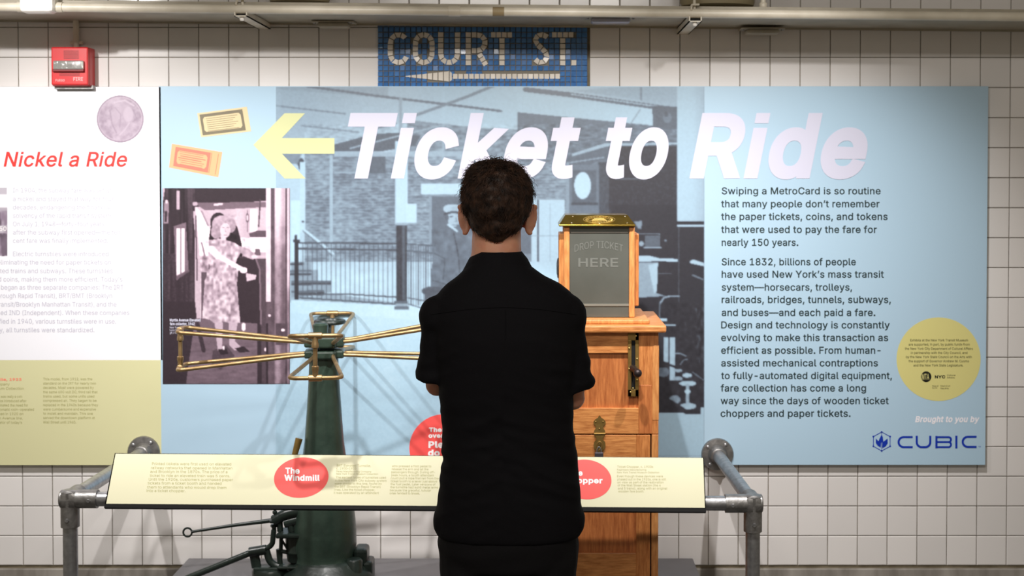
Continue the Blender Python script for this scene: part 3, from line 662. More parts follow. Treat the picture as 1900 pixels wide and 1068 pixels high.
def cshape(xa, xb, yt, yb): 
    r = (yb-yt)/2; ym = (yt+yb)/2; return [(xb, yt)]+[(xa+r+ -r*math.sin(t), ym-r*math.cos(t)) for t in np.linspace(0, math.pi, 15)]+[(xb, yb)]
stroke(mb, cshape(1667.3, 1693, 810.5, 829), wd, Yw)
stroke(mb, [(1701, 808.5), (1701, 820)]+[(1710-9*math.cos(t), 820+9*math.sin(t)) for t in np.linspace(0, math.pi/2, 8)]+[(1717, 829)]+[(1717+9*math.sin(t), 820+9*math.cos(t)) for t in np.linspace(0, math.pi/2, 8)]+[(1726, 808.5)], wd, Yw)
def bowl(yt, yb): r = (yb-yt)/2; return [(1737.5, yt)]+[(1760+r*math.sin(t), (yt+yb)/2-r*math.cos(t)) for t in np.linspace(0, math.pi, 9)]+[(1737.5, yb)]
stroke(mb, bowl(810.5, 819.7), wd-.4, Yw); stroke(mb, bowl(819.7, 829), wd-.4, Yw); stroke(mb, [(1737.5, 808.8), (1737.5, 830.8)], wd, Yw)
stroke(mb, [(1774.5, 808.3), (1774.5, 831)], wd, Yw); stroke(mb, cshape(1786.3, 1811.5, 810, 828.6), wd, Yw)
mb.build('wordmark', Mblu, B)
text_obj('trademark', [('TM', 1815, 1819.5, 829.5, 2.6)], Mblu, B, on(YP-E), res=1)
text_obj('photo_caption', [('Myrtle Avenue Elevated', 315, 372, 596, 5.2, dict(bold=.03)), ('fare collector, 1942', 315, 361, 603, 5.2, dict(bold=.03)), ('New York Transit Museum', 315, 363, 609, 3.8), ('Lonto Collection', 315, 341, 614, 3.8), ('gift of the family', 315, 340, 619, 3.8)], Mw, B, on(YP-3*E), res=1)
# printed tickets
def ticket(name, c, base, inkc, inner, parent, dark):
    o = flatpoly(name, c, YP-E, ink(name+'_paper', base), parent); c = [Vector(p) for p in c]
    def uv(u, v): return (c[0].lerp(c[1], u)).lerp(c[3].lerp(c[2], u), v)
    Y = YP-2*E; mb = MB()
    u0, u1, v0, v1 = inner; band_u, band_v = .05, .12
    for (a, b, d, e) in ((u0, v0, u1, v0+band_v), (u0, v1-band_v, u1, v1), (u0, v0, u0+band_u, v1), (u1-band_u, v0, u1, v1)):
        mb.add([P(*uv(a, b), Y), P(*uv(d, b), Y), P(*uv(d, e), Y), P(*uv(a, e), Y)], [(0, 1, 2, 3)])
    for (a, b, sx_, sy_) in ((u0, v0, 1, 1), (u1, v0, -1, 1), (u0, v1, 1, -1), (u1, v1, -1, -1)):
        mb.add([P(*uv(a, b), Y-.0001), P(*uv(a+sx_*.13, b), Y-.0001), P(*uv(a, b+sy_*.34), Y-.0001)], [(0, 1, 2)])
    if dark:
        for k in range(7): 
            v = v0+.2+k*.085; stroke(mb, [tuple(uv(u0+.12, v)), tuple(uv(u1-.12-.05*(k % 3), v))], .7, Y)
    else:
        r = random.Random(3)
        for k in range(8):
            v = v0+.16+k*.085; stroke(mb, [tuple(uv(u0+.08+r.random()*.06, v)), tuple(uv(u1-.08-r.random()*.1, v))], 1.6 if k in (2, 3) else .9, Y)
        stroke(mb, [tuple(uv(.80, .1)), tuple(uv(.80, .9))], .8, Y); stroke(mb, [tuple(uv(.93, .1)), tuple(uv(.93, .9))], .8, Y)
    mb.build('ticket_border', ink(name+'_ink', inkc), o)
    return o
ticket('printed_ticket', [(366, 210), (458, 198), (466, 243.5), (373, 254.5)], (218, 198, 156), (120, 112, 92), (.04, .90, .07, .93), B, True)
ticket('printed_ticket', [(319, 266.5), (412.5, 282), (405, 328.5), (313.5, 310.5)], (236, 172, 128), (242, 122, 104), (.08, .78, .1, .9), B, False)
# red notice circle low on the board
Mred = ink('print_coral', (246, 92, 88)); Mww = ink('print_pure_white', (250, 246, 246))
disc('notice_circle', 824, 831, 64.5, 63, YP-1.5*E, Mred, B)
text_obj('notice_lettering', [('These are', 796, 858, 801, 8.4), ('over 100', 795, 852, 812, 8.4), ('Please', 795, 856, 830.5, 12.4), ('do not', 794, 852, 846, 12.4)], Mww, B, on(YP-3*E), bold=.045)
# --- the white and olive board at the left
A = board('fare_history_board', -190, 161, 298.4, 668, M_bwhite); tag(A, 'white exhibit board with olive lower band, coin and red Nickel a Ride heading', 'exhibit board')
board('olive_band', -190, 668, 298.4, 862.5, M_olive, parent=A)
text_obj('heading_lettering', [('A Nickel a Ride', -32, 239, 309, 27.5, dict(bold=.014, shear=.2))], ink('print_red', (238, 58, 52)), A, on(YP-E), res=5)
Mg = ink('print_pale_grey', (186, 184, 198))
lt = [('In 1904, the subway fare was set at', 24, 206, 357), ('a nickel and stayed that way for four', 24, 211, 373), ('decades, endangering the financial', 24, 205, 388.5), ('solvency of the rapid transit system.', 24, 208, 404), ('On July 1, 1948\u2014forty-four years', 24, 193, 419.5), ('after the subway first opened\u2014the ten', 24, 223, 435), ('cent fare was finally implemented.', 24, 200, 450.5),
      ('Electric turnstiles were introduced', 24, 201, 475), ('eliminating the need for paper tickets on', -5, 206, 490.5), ('elevated trains and subways. These turnstiles', -28, 209, 506.5), ('accepted coins, making them more efficient. Today\u2019s', -45, 227, 522), ('system began as three separate companies: The IRT', -38, 229, 537), ('(Interborough Rapid Transit), BRT/BMT (Brooklyn', -40, 208, 552.5),
      ('Rapid Transit/Brooklyn Manhattan Transit), and the', -40, 216, 568.5), ('city-owned IND (Independent). When these companies', -46, 240, 584), ('were unified in 1940, various turnstiles were in use.', -45, 215, 600), ('Eventually, all turnstiles were standardized.', -48, 175, 616)]
for seg in (lt[:7], lt[7:]): tag(text_obj('text_paragraph', [(a, b, c, d, 8.6) for a, b, c, d in seg], Mg, A, on(YP-E), res=2), kind='stuff')
Ms = ink('print_olive_text', (164, 160, 104))
l2 = ['This model, from 1912, was the', 'standard on the IRT for nearly two', 'decades. Most were powered by', 'the same 600 volt DC, third rail that', 'trains used, but some units used', 'compressed air. They began to be', 'replaced in the 1940s because they', 'were cumbersome and expensive', 'to install and maintain. This one', 'served the downtown platform at', 'Wall Street until 1960.']
w2 = [171, 178, 174, 181, 175, 179, 182, 178, 172, 176, 141]
tag(text_obj('column_text', [(t, 80, x, 705+i*8, 4.6) for i, (t, x) in enumerate(zip(l2, w2))], Ms, A, on(YP-E), res=1), kind='stuff')
l3 = [('Company', -14, 18, 714.5), ('Transit Museum Collection', -45, 44, 722.5), ('This early model was really a coin', -40, 41, 737.5), ('turnstile, a device introduced after', -40, 49, 745.5), ('1920 that eliminated the need for', -40, 52, 753.5), ('agents with automatic coin-operated', -45, 63, 761.5), ('arms. First used in 1920 on', -40, 43, 769.5), ('the Lexington Avenue line,', -40, 42, 777.5), ('it was the ancestor of today\u2019s', -45, 41, 785.5)]
tag(text_obj('column_text', [(a, b, c, d, 4.6) for a, b, c, d in l3], Ms, A, on(YP-E), res=1), kind='stuff')
text_obj('column_heading', [('Coin Turnstile, 1923', -50, 40, 706, 5, dict(bold=.03))], ink('print_salmon', (246, 140, 116)), A, on(YP-E), res=2)
wp = Ras(-120, 348, 13.5, 475, 1.5, .9); wp.rect(-120, 348, 13, 361, .68); wp.rect(-120, 361, 14, 384, .97); wp.rect(-120, 384, 14, 390, .62); wp.rect(-120, 390, 14, 475, .5); wp.line([(-2, 395), (6, 475)], 5, .25); wp.poly([(6, 430), (14, 436), (14, 475), (4, 475)], .25); wp.rect(-3, 418, 13, 432, .62); wp.noise(5, 8, .12, wp.box(-120, 390, 14, 475)); wp.blur(1)
wp.build('turnstile_photograph', YP-E, [(0, (48, 40, 48)), (.5, (140, 124, 142)), (.97, (240, 240, 246)), (1, (244, 244, 250))], A)
text_obj('photo_lettering', [('50', -1, 12, 428, 8)], Mww, A, on(YP-2*E))
c = Ras(176, 175, 270, 266, .9, .55); c.noise(14, 14, .1); c.noise(5, 5, .09); c.noise(2.2, 2.2, .05)
c._put(c.X > 0, lambda X, Y: c.L); c.ell(226, 222, 22, 30, .62, .55); c.ell(238, 212, 9, 14, .72, .6); c.line([(212, 190), (232, 186), (248, 196)], 3, .78, .7); c.line([(204, 205), (208, 230), (216, 246)], 2.4, .4, .6); c.line([(240, 228), (232, 240), (222, 250)], 2.4, .78, .6); c.line([(248, 206), (254, 220), (246, 226)], 2, .4, .6); c.line([(214, 200), (224, 212), (222, 236)], 2.4, .42, .5)
_r = np.hypot(c.X-223, c.Y-220.5); c.L = np.where(_r > 41, .44, np.where(_r > 39.5, .68, c.L)); c.blur(2)
c.build('printed_coin', YP-E, [(0, (96, 80, 96)), (.4, (146, 128, 146)), (.6, (180, 164, 180)), (1, (226, 214, 226))], A, lambda X, Y: np.hypot(X-223, Y-220.5) < 44)
# ================================================================== overhead tray, conduit, brackets
def zat(py, Y): return P(1000, py, Y).z
tray = empty('cable_tray', (0, 0, 2.25)); tag(tray, 'long grey underside of the painted cable tray running along the wall above the boards', 'cable tray')
TY = -.36
def tz(x):    # height of the tray falls slightly to the right
    a, b = P(0, 38, 0).z, P(1900, 56.5, 0).z
    xa, xb = P(0, 38, 0).x, P(1900, 56, 0).x
    return a+(b-a)*(x-xa)/(xb-xa)
def slab(mb, x0, x1, y0, y1, dz0, dz1):
    v = []
    for x in (x0, x1):
        for y in (y0, y1):
            for d in (dz0, dz1): v.append((x, y, tz(x)+d))
    mb.add(v, [(0, 1, 3, 2), (4, 6, 7, 5), (0, 4, 5, 1), (2, 3, 7, 6), (0, 2, 6, 4), (1, 5, 7, 3)])
mb = MB(); slab(mb, -3.1, 2.8, TY, -.008, 0, .006); mb.build('tray_sheet', M_trayd, tray)
mb = MB(); slab(mb, -3.1, 2.8, TY-.004, TY, -.003, .03); mb.build('front_lip', M_trayd, tray)
mb = MB(); slab(mb, -3.1, 2.8, -.012, -.006, -.006, .03); mb.build('rear_lip', M_trayd, tray)
YC = TY-.03
pz = lambda px: P(px, 12.5+18.5*px/1900, YC)
pl, pr = pz(-700), pz(2600)
pipe = empty('conduit_pipe', pl.lerp(pr, .5)); tag(pipe, 'round cream painted conduit pipe running along the front edge of the tray', 'pipe')
MB().tube([pl, pr], .0152, 20).build('pipe_run', M_cream, pipe)
def coupling(px, hw, r, name='coupling', m=M_cream):
    c = pz(px); s = F/(5+YC); d = (pr-pl).normalized()*hw/s
    return MB().tube([c-d, c-d*.96, c+d*.96, c+d], r, 20, radii=[r*.93, r, r, r*.93]).build(name, m, pipe)
coupling(843, 11, .0175); coupling(38, 5, .0175, 'collar'); coupling(112, 5, .0175, 'collar'); coupling(925, 11, .0155, 'shadow_sleeve', mat('shadow_sleeve', (150, 132, 98), .6))  # the brown sleeve is added: its colour paints a shadow gap on the pipe
cb = pz(73); mb = MB(); mb.box((cb.x-.058, YC-.034, cb.z-.021), (cb.x+.058, YC+.03, cb.z+.05), .016); o = mb.build('conduit_body', M_creamw, pipe)
def bracket(px, py, label):
    f = P(px, py, TY-.035); t = empty('strut_bracket', (f.x, 0, f.z)); tag(t, label, 'bracket', 'strut brackets under the tray')
    w, h, k = .021, .024, .0035; mb = MB()
    z0 = f.z-h/2; z1 = f.z+h/2; y0, y1 = TY-.04, 0
    zz = lambda z: z
    mb.box((f.x-w, y0, z0), (f.x+w, y1, z0+k)); mb.box((f.x-w, y0, z0), (f.x-w+k, y1, z1)); mb.box((f.x+w-k, y0, z0), (f.x+w, y1, z1))
    mb.box((f.x-w, y0, z1-k), (f.x-w*.5, y1, z1)); mb.box((f.x+w*.5, y0, z1-k), (f.x+w, y1, z1)); mb.build('channel', M_cream, t)
    mb = MB(); mb.box((f.x-w*.75, y0+.01, z0+k), (f.x+w*.75, y0+.02, z1-k)); mb.build('dark_core', M_void, t)
    MB().lathe([(.006, z0-.012), (.008, z0-.008), (.008, z0)], (f.x, y0+.02, 0), n=12).build('bolt', M_creamw, t)
    MB().tube([(f.x, y0+.03, z1-.002), (f.x, y0+.03, z1+.14)], .005, 8).build('threaded_rod', M_cream, t)
    MB().tube([(f.x-.014, y0+.012, z1+.004), (f.x-.014, YC-.018, z1+.018), (f.x-.012, YC, z1+.034), (f.x+.014, YC, z1+.034)], .0035, 8, rad=.008).build('pipe_clamp', M_cream, t)
bracket(447, 24, 'left cream channel bracket under the tray, above the woman photograph')
bracket(1290, 34, 'right cream channel bracket under the tray, above the letter R of Ride')
def cover(px0, px1, py, label, Y, m, name='cover_plate'):
    a = P(px0, py, Y); b = P(px1, py, Y); t = empty(name, ((a.x+b.x)/2, Y, a.z)); tag(t, label, 'fixture')
    mb = MB(); mb.box((a.x, Y, a.z-.009), (b.x, Y+.07, a.z+.008), .007); mb.build('housing', m, t)
    mb = MB(); mb.box((a.x-.02, Y-.004, a.z+.008), (b.x+.02, Y+.08, a.z+.0125), .001); mb.build('back_plate', M_trayd, t)
    for x in (a.x-.012, b.x+.012): MB().lathe([(.004, a.z+.003), (.005, a.z+.005), (.005, a.z+.008)], (x, Y+.02, 0), n=10).build('screw', M_galv, t)
cover(1097, 1170, 36.5, 'small silvery oval cover under the tray right of the mosaic sign', -.30, mat('silver_diffuser', (176, 176, 190), .25, metal=.2))
cover(1386, 1447, 57.5, 'small cream box under the tray above the word Ride', -.10, M_trayd)
cover(588, 646, 45, 'small cream box under the tray left of the mosaic sign', -.12, M_trayd)
def jbox(px0, px1, py, label, group=None, Y=-.20):
    a = P(px0, py, Y); b = P(px1, py, Y); xc = (a.x+b.x)/2; hw = (b.x-a.x)/2
    t = empty('wall_fixture', (xc, Y, a.z)); tag(t, label, 'fixture')
    m = mat('fixture_shade', (150, 138, 108), .6)
    MB().lathe([(hw*.80, 0), (hw*.97, .008), (hw, .02), (hw, .16), (hw*.9, .18)], (xc, Y, a.z), n=32, ex=.75).build('fixture_body', m, t)
    MB().lathe([(hw*.35, -.004), (hw*.4, 0)], (xc, Y, a.z), n=24, ex=.75).build('knockout', m, t)
    MB().tube([(xc, Y, a.z+.18), (xc, Y, 3.1)], .014, 12).build('stem', M_cream, t)
jbox(500, 612, 9, 'round brownish underside of a fixture at the top edge left of the mosaic sign')
jbox(1262, 1400, 16, 'round brownish underside of a fixture at the top edge above the right bracket')
st1 = P(1416, 20, -.34); t = empty('conduit_stub', st1); tag(t, 'short cream conduit stub with a collar rising from the pipe at top right', 'pipe')
MB().tube([st1+Vector((0, 0, .004)), st1+Vector((0, 0, .5))], .009, 14).build('stub_pipe', M_cream, t); MB().lathe([(.012, 0), (.014, .004), (.014, .016), (.011, .02)], tuple(st1+Vector((0, 0, .008))), n=16).build('collar', M_cream, t)
s2 = P(139, 1, -.05); t = empty('hanging_box', s2); tag(t, 'brown box edge at the top of the wall above the red fire alarm', 'fixture')
MB().box((s2.x-.026, -.09, s2.z), (s2.x+.026, -.01, s2.z+.10), .004).build('box_body', mat('brown_paint', (140, 124, 92), .6), t)
# ------------------------------------------------------------------ fire alarm
fa = P(130, 124, -.04); FA = empty('fire_alarm', (fa.x, 0, fa.z)); tag(FA, 'square red fire alarm strobe on the tiled wall at the upper left', 'fire alarm')
YA = -.078
def bx(name, px0, py0, px1, py1, Y0, Y1, m, par, bev=.002):
    a = P(px0, py1, Y0); b = P(px1, py0, Y0)
    return MB().box((a.x, Y0, a.z), (b.x, Y1, b.z), bev).build(name, m, par)
bx('back_box', 97, 88, 166, 160, -.062, 0, M_red, FA, .004); bx('front_cover', 95, 87, 163, 158, YA, -.060, M_red, FA, .005)
bx('mounting_foot', 101, 158, 172, 165, -.05, 0, M_galvd, FA, .001)
bx('strobe_lens', 98, 112, 154, 129, YA-.016, YA, M_lens, FA, .004); bx('strobe_base', 97, 128, 155, 133, YA-.012, YA, M_redd, FA, .002)
for i in range(7): bx('grille_slot', 118, 94+i*2.3, 146, 95.1+i*2.3, YA-.0006, YA+.001, M_redd, FA, 0)
for i in range(3): bx('grille_slot', 110, 135+i*2.2, 148, 136+i*2.2, YA-.0006, YA+.001, M_redd, FA, 0)
text_obj('alarm_lettering', [('FIRE', 136, 154, 150, 7, dict(bold=.02)), ('FUEGO', 103, 120, 151, 4, dict(bold=.02))], mat('pale_ink', (240, 170, 170), .5), FA, on(YA-.0008), res=2)
c0 = P(139, 90, -.03); cd = empty('alarm_conduit', (c0.x, 0, c0.z)); tag(cd, 'thin cream conduit dropping from the tray to the red fire alarm', 'pipe')
MB().tube([(c0.x, -.016, c0.z), (c0.x, -.016, tz(c0.x))], .0105, 14).build('conduit', M_cream, cd)
MB().box((c0.x-.022, -.02, c0.z+.016), (c0.x+.022, -.006, c0.z+.028), .002).build('strap', M_cream, cd)
# ------------------------------------------------------------------ platform
ZP = .332
mb = MB(); mb.box((-1.272, -.80, 0), (.545, -.055, ZP), .004); pf = mb.build('display_platform', M_plat); tag(pf, 'low dark grey display platform under the turnstile and the oak ticket box', 'platform')
# ------------------------------------------------------------------ guard rail of galvanized pipe
RY = -.80
rl = P(130, 925, RY); rr = P(1397, 933.5, RY)
rail = empty('guard_rail', (rl.x, RY, 0)); tag(rail, 'galvanized pipe guard rail with two posts and wall flanges around the exhibits', 'railing')
R = .0222
MB().tube([(rl.x+.03, RY, rl.z), (rr.x-.03, RY, rr.z)], R, 24).build('front_rail', M_galv, rail)
for (e, fl) in ((rl, P(267, 838, YP)), (rr, P(1331, 842, YP))):
    s = 1 if e is rl else -1
    MB().tube([(e.x, RY, .02), (e.x, RY, e.z-.02)], R, 24).build('post', M_galv, rail)
    MB().tube([(e.x, RY+.02, e.z), (fl.x, YP-.02, fl.z)], R, 24).build('side_rail', M_galv, rail)
    MB().lathe([(.055, 0), (.055, .008), (.03, .012), (.026, .05)], (e.x, RY, 0), n=24).build('floor_flange', M_galvd, rail)
    # three way corner fitting
    mb = MB(); q = R+.006
    mb.tube([(e.x-s*q, RY, e.z), (e.x-s*q*.9, RY, e.z), (e.x+s*.085, RY, e.z)], q, 24, radii=[q*.9, q, q])
    mb.tube([(e.x, RY, e.z+q*.98), (e.x, RY, e.z+q*.8), (e.x, RY, e.z-.085)], q, 24, radii=[q*.75, q, q])
    mb.tube([(e.x, RY-q*.98, e.z), (e.x, RY-q*.8, e.z), (e.x, RY+.075, e.z)], q, 24, radii=[q*.75, q, q])
    f = mb.build('corner_fitting', M_galvd, rail)
    mb = MB()
    for (dx, dy, dz, ax) in ((s*.065, -q, 0, 'Y'), (0, -q, -.06, 'Y')): mb.lathe([(.0055, dy-.004), (.0065, dy-.001), (.0065, dy+.004)], (e.x+dx, RY, e.z+dz), axis='Y', n=6)
    mb.build('set_screw', M_galv, f)
    mb = MB(); mb.lathe([(.0585, YP), (.0585, YP-.004), (.056, YP-.009), (.036, YP-.012), (.030, YP-.020), (.028, YP-.045), (.0245, YP-.048)], (fl.x, 0, fl.z), axis='Y', n=40)
    g = mb.build('wall_flange', M_galvd, rail)
    for k in range(4):
        a = math.pi/4+k*math.pi/2+.12; MB().lathe([(.0035, YP-.0155), (.0065, YP-.0135), (.007, YP-.011)], (fl.x+.045*math.cos(a), 0, fl.z+.045*math.sin(a)), axis='Y', n=8).build('flange_screw', M_galv, g)
# ------------------------------------------------------------------ reading rail sign
SY0, SY1 = -.885, -.805
TL, TR, BL, BR = P(213, 840, SY1), P(1306, 848.5, SY1), P(194.5, 934.5, SY0), P(1310, 942.5, SY0)
n = (TR-TL).cross(BL-TL).normalized()
if n.y > 0: n = -n
p0 = (TL+TR+BL+BR)/4
cor = [PP(213, 840, p0, n), PP(1306, 848.5, p0, n), PP(1310, 942.5, p0, n), PP(194.5, 934.5, p0, n)]
sg = empty('reading_rail_sign', (p0.x, p0.y, p0.z)); tag(sg, 'long pale yellow tilted reading sign with red ovals mounted along the guard rail', 'sign')
M_pale = mat('pale_yellow_laminate', (228, 225, 192), .35, spec=.4)
v = [c+n*0 for c in cor]+[c-n*.013 for c in cor]
mk('sign_board', v, [(4, 5, 6, 7), (0, 4, 7, 3), (1, 2, 6, 5), (0, 1, 5, 4), (3, 7, 6, 2)], M_black, sg)
def onS(k): return lambda a, b: PP(a, b, p0+n*k, n)
ins = [PP(214.5, 841, p0+n*.0004, n), PP(1304.5, 849, p0+n*.0004, n), PP(1308, 941.5, p0+n*.0004, n), PP(197, 934, p0+n*.0004, n)]
mk('sign_face', ins, [(3, 2, 1, 0)], M_pale, sg)
for px, cr_ in ((305, .030), (760, .026), (1230, .026)):
    q = PP(px, 936, p0, n)-n*.02; MB().tube([(q.x-.022, RY, rl.z+(rr.z-rl.z)*(q.x-rl.x)/(rr.x-rl.x)), (q.x+.022, RY, rl.z+(rr.z-rl.z)*(q.x-rl.x)/(rr.x-rl.x))], cr_, 20).build('pipe_clamp', M_black, sg)
dn = ((cor[3]-cor[0]).normalized())
edg = [cor[3]+n*.0012, cor[2]+n*.0012]; edg += [edg[1]+dn*.0115, edg[0]+dn*.0115]
mk('edge_trim', edg+[e_-n*.014 for e_ in edg], [(3, 2, 1, 0), (4, 5, 6, 7), (0, 1, 5, 4), (2, 3, 7, 6), (1, 2, 6, 5), (3, 0, 4, 7)], M_black, sg)
def oval(cx, cy, rx, ry, lean, name):
    pts = [(cx+rx*math.cos(t)+lean*math.sin(t), cy-ry*math.sin(t)) for t in np.linspace(0, 2*math.pi, 65)[:-1]]
    return mk(name, [onS(.0008)(*p) for p in pts], [tuple(range(64))], Mred, sg)
ov1 = oval(559, 885.5, 50.5, 37.5, 4, 'red_oval'); ov2 = oval(1087, 889, 47.5, 37, -3, 'red_oval')
SL = .0065
for par_, ls in ((ov1, [('The', 529.5, 556, 878.5, 11.5), ('Windmill', 527.5, 593.5, 891.5, 11.5)]), (ov2, [('The', 1056, 1081, 882, 10.5), ('Chopper', 1049, 1118, 896, 10.5)])):
    tag(text_obj('oval_lettering', ls, Mww, par_, onS(.0014), bold=.036, slope=SL), kind='stuff')
Mst = ink('print_sign_olive', (176, 172, 112))
t1 = [('Printed tickets were first used on elevated', 282, 429, 862), ('railway networks that opened in Manhattan', 280, 431, 869.5), ('and Brooklyn in the 1870s. The price of a', 279, 422, 876.5), ('ticket to ride an elevated train was 5 cents.', 278, 427, 884), ('Until the 1920s, customers purchased paper', 276, 432, 891), ('tickets from a ticket booth and handed', 274, 411, 898), ('them to attendants who would drop them', 273, 420, 905.5), ('into a ticket chopper.', 272, 344, 912)]
text_obj('introduction_text', [(a, b, c, d, 4.9) for a, b, c, d in t1], Mst, sg, onS(.0008), slope=SL, res=2)
t2 = [('BRT Elevated Turnstile,', 625, 688, 865, 4.2), ('c. 1900\u20131910', 624, 661, 870.5, 4.2), ('Perey Manufacturing Company', 624, 689, 875.5, 3.2), ('New York Transit Museum Collection', 624, 701, 880, 3.2)]
t2b = [('The earliest types of turnstiles used', 623, 716), ('in the New York City subway system', 622, 717), ('were similar to this one, found on', 621, 708), ('the BRT (Brooklyn Rapid Transit)', 620.5, 706), ('lines. Like the ticket chopper,', 620, 696), ('it was operated by an attendant', 619.5, 703)]
t3 = [('who pressed a foot pedal to', 727, 800), ('release the arm and let the', 727, 795), ('passengers through. During off-', 726, 807), ('peak hours, a booth attendant', 726, 805), ('could pull a rope that ran from the', 725, 814), ('ticket booth to a lever just above', 725, 811), ('the foot pedal. Later versions of', 724.5, 808), ('the turnstile had solid metal arms', 724, 813), ('because the graceful, tubular', 723.5, 800), ('ones tended to break.', 723, 779)]
t4 = [('Ticket Chopper, c. 1900s', 1145, 1212, 867.5, 4.2), ('Faginback Manufacturing', 1145, 1199, 872.5, 3.2), ('New York Transit Museum Collection', 1145, 1223, 877.5, 3.2)]
t4b = [('Even though these devices were', 1145, 1230), ('phased out in the 1920s, one is still', 1145.5, 1236), ('on view as part of the restoration', 1145.5, 1231), ('of the Wall Street station (the 4', 1146, 1226), ('and 5 trains), along with an original', 1146.5, 1238), ('wooden fare booth.', 1147, 1195)]
text_obj('description_text', t2+[(a, b, c, 887+i*5.7, 4.1) for i, (a, b, c) in enumerate(t2b)], Mst, sg, onS(.0008), slope=SL, res=1)
text_obj('description_text', [(a, b, c, 866+i*5.6, 4.1) for i, (a, b, c) in enumerate(t3)], Mst, sg, onS(.0008), slope=SL, res=1)
text_obj('description_text', t4+[(a, b, c, 885+i*5.6, 4.1) for i, (a, b, c) in enumerate(t4b)], Mst, sg, onS(.0008), slope=.001, res=1)
# ------------------------------------------------------------------ windmill turnstile
HX, HY = -.708, -.50
ts = empty('windmill_turnstile', (HX, HY, ZP)); tag(ts, 'antique green iron turnstile with four brass tube arms on a tapered column', 'turnstile')
mb = MB(); prof = [(.098, .47), (.104, .50), (.103, .55), (.099, .60), (.090, .66), (.080, .72), (.072, .78), (.064, .84), (.058, .92), (.0525, 1.0), (.048, 1.08), (.047, 1.118)]
mb.lathe([(.112, ZP+.02), (.112, .42), (.100, .45)]+prof, (HX-.003, HY, 0), n=48); mb.build('column', M_green, ts)
mb = MB(); mb.lathe([(.150, ZP+.035), (.150, .405), (.146, .418), (.128, .432), (.11, .452), (.1, .46)], (HX+.008, HY, 0), n=48); mb.build('base_dome', M_greend, ts)
mb = MB(); mb.lathe([(.170, ZP), (.170, ZP+.03), (.16, ZP+.04), (.14, ZP+.045)], (HX+.008, HY, 0), n=48)
for k in range(5):
    a = -2.4+k*1.2; mb.lathe([(.02, ZP+.03), (.02, ZP+.05), (.012, ZP+.056)], (HX+.15*math.cos(a), HY+.15*math.sin(a), 0), n=6)
mb.build('base_plate', M_greend, ts)
mb = MB(); mb.lathe([(.030, .38), (.028, .462), (.024, .468)], (HX+.100, HY-.055, 0), n=24); mb.box((HX+.095, HY-.03, .38), (HX+.139, HY+.05, .492), .010); mb.box((HX+.11, HY-.03, .37), (HX+.156, HY+.05, .452), .010); mb.build('side_lug', M_greend, ts)
# hub
def hub(z0, z1, name):
    mb = MB(); mb.lathe([(.040, z0), (.054, z0+.004), (.057, z0+.01), (.057, z1-.008), (.052, z1-.002), (.04, z1)], (HX, HY, 0), n=8, M=None)
    for k in range(4):
        a = math.radians(5)+k*math.pi/2; c, s_ = math.cos(a), math.sin(a)
        M = Matrix.Translation((HX, HY, 0)) @ Matrix.Rotation(a, 4, 'Z')
        mb.box((.03, -.040, z0+.004), (.064, .040, z1-.003), .006, M)
    o = mb.build(name, M_green, ts); return o
hub(1.111, 1.144, 'lower_hub'); hub(1.147, 1.190, 'upper_hub')
MB().lathe([(.026, 1.186), (.024, 1.20), (.026, 1.222), (.020, 1.228)], (HX-.012, HY-.01, 0), n=20).build('hub_boss', M_green, ts)
mb = MB(); mb.tube([(HX+.045*math.cos(t)+.008, HY+.06+.045*math.sin(t), 1.225) for t in np.linspace(0, 2*math.pi, 25)[:-1]], .008, 8, closed=True); mb.tube([(HX+.008, HY+.02, 1.19), (HX+.008, HY+.03, 1.225)], .01, 8); mb.build('bell_ring', M_greend, ts)
rt = .0063
for k, dz in enumerate((.018, .0, -.004, .024)):      # right, back, left, front (quarter turns)
    a = math.radians(5.5)+k*math.pi/2; Rz = Matrix.Translation((HX, HY, 0)) @ Matrix.Rotation(a, 4, 'Z')
    Rr = .462; hw = .079; zt, zb = 1.214+dz, 1.092+dz*.9
    def T(*p): return Rz @ Vector(p)
    mb = MB()
    for (z0, z1) in ((1.168, zt), (1.126, zb)):
        mb.tube([T(.05, -.030, z0), T(.09, -.032, z0+(z1-z0)*.05), T(Rr, -hw, z1), T(Rr, hw, z1), T(.09, .032, z0+(z1-z0)*.05), T(.05, .030, z0)], rt, 12, rad=.03)
    am = mb.build('arm', M_brass, ts)
    MB().tube([T(Rr, 0, zb+.01), T(Rr, 0, zt-.01)], .0068, 12).build('arm_strut', M_brass, am)
    for z, s_ in ((zt, -1), (zb, 1)):
        mb = MB(); mb.tube([T(Rr, -.020, z), T(Rr, -.019, z), T(Rr, .019, z), T(Rr, .020, z)], .0093, 14, radii=[.0085, .0098, .0098, .0085])
        mb.tube([T(Rr, 0, z), T(Rr, 0, z+s_*.018), T(Rr, 0, z+s_*.024), T(Rr, 0, z+s_*.034), T(Rr, 0, z+s_*.036)], .0093, 14, radii=[.0095, .0085, .0105, .0105, .008]); mb.build('tee_fitting', M_brass, am)
# small brass lever left of the column
l0, l1 = P(555, 813, -.52), P(545, 850, -.53); l2 = P(538, 905, -.54)
MB().tube([l2, l1, l0], .009, 12, radii=[.008, .009, .012]).build('brass_lever', M_brassd, ts)
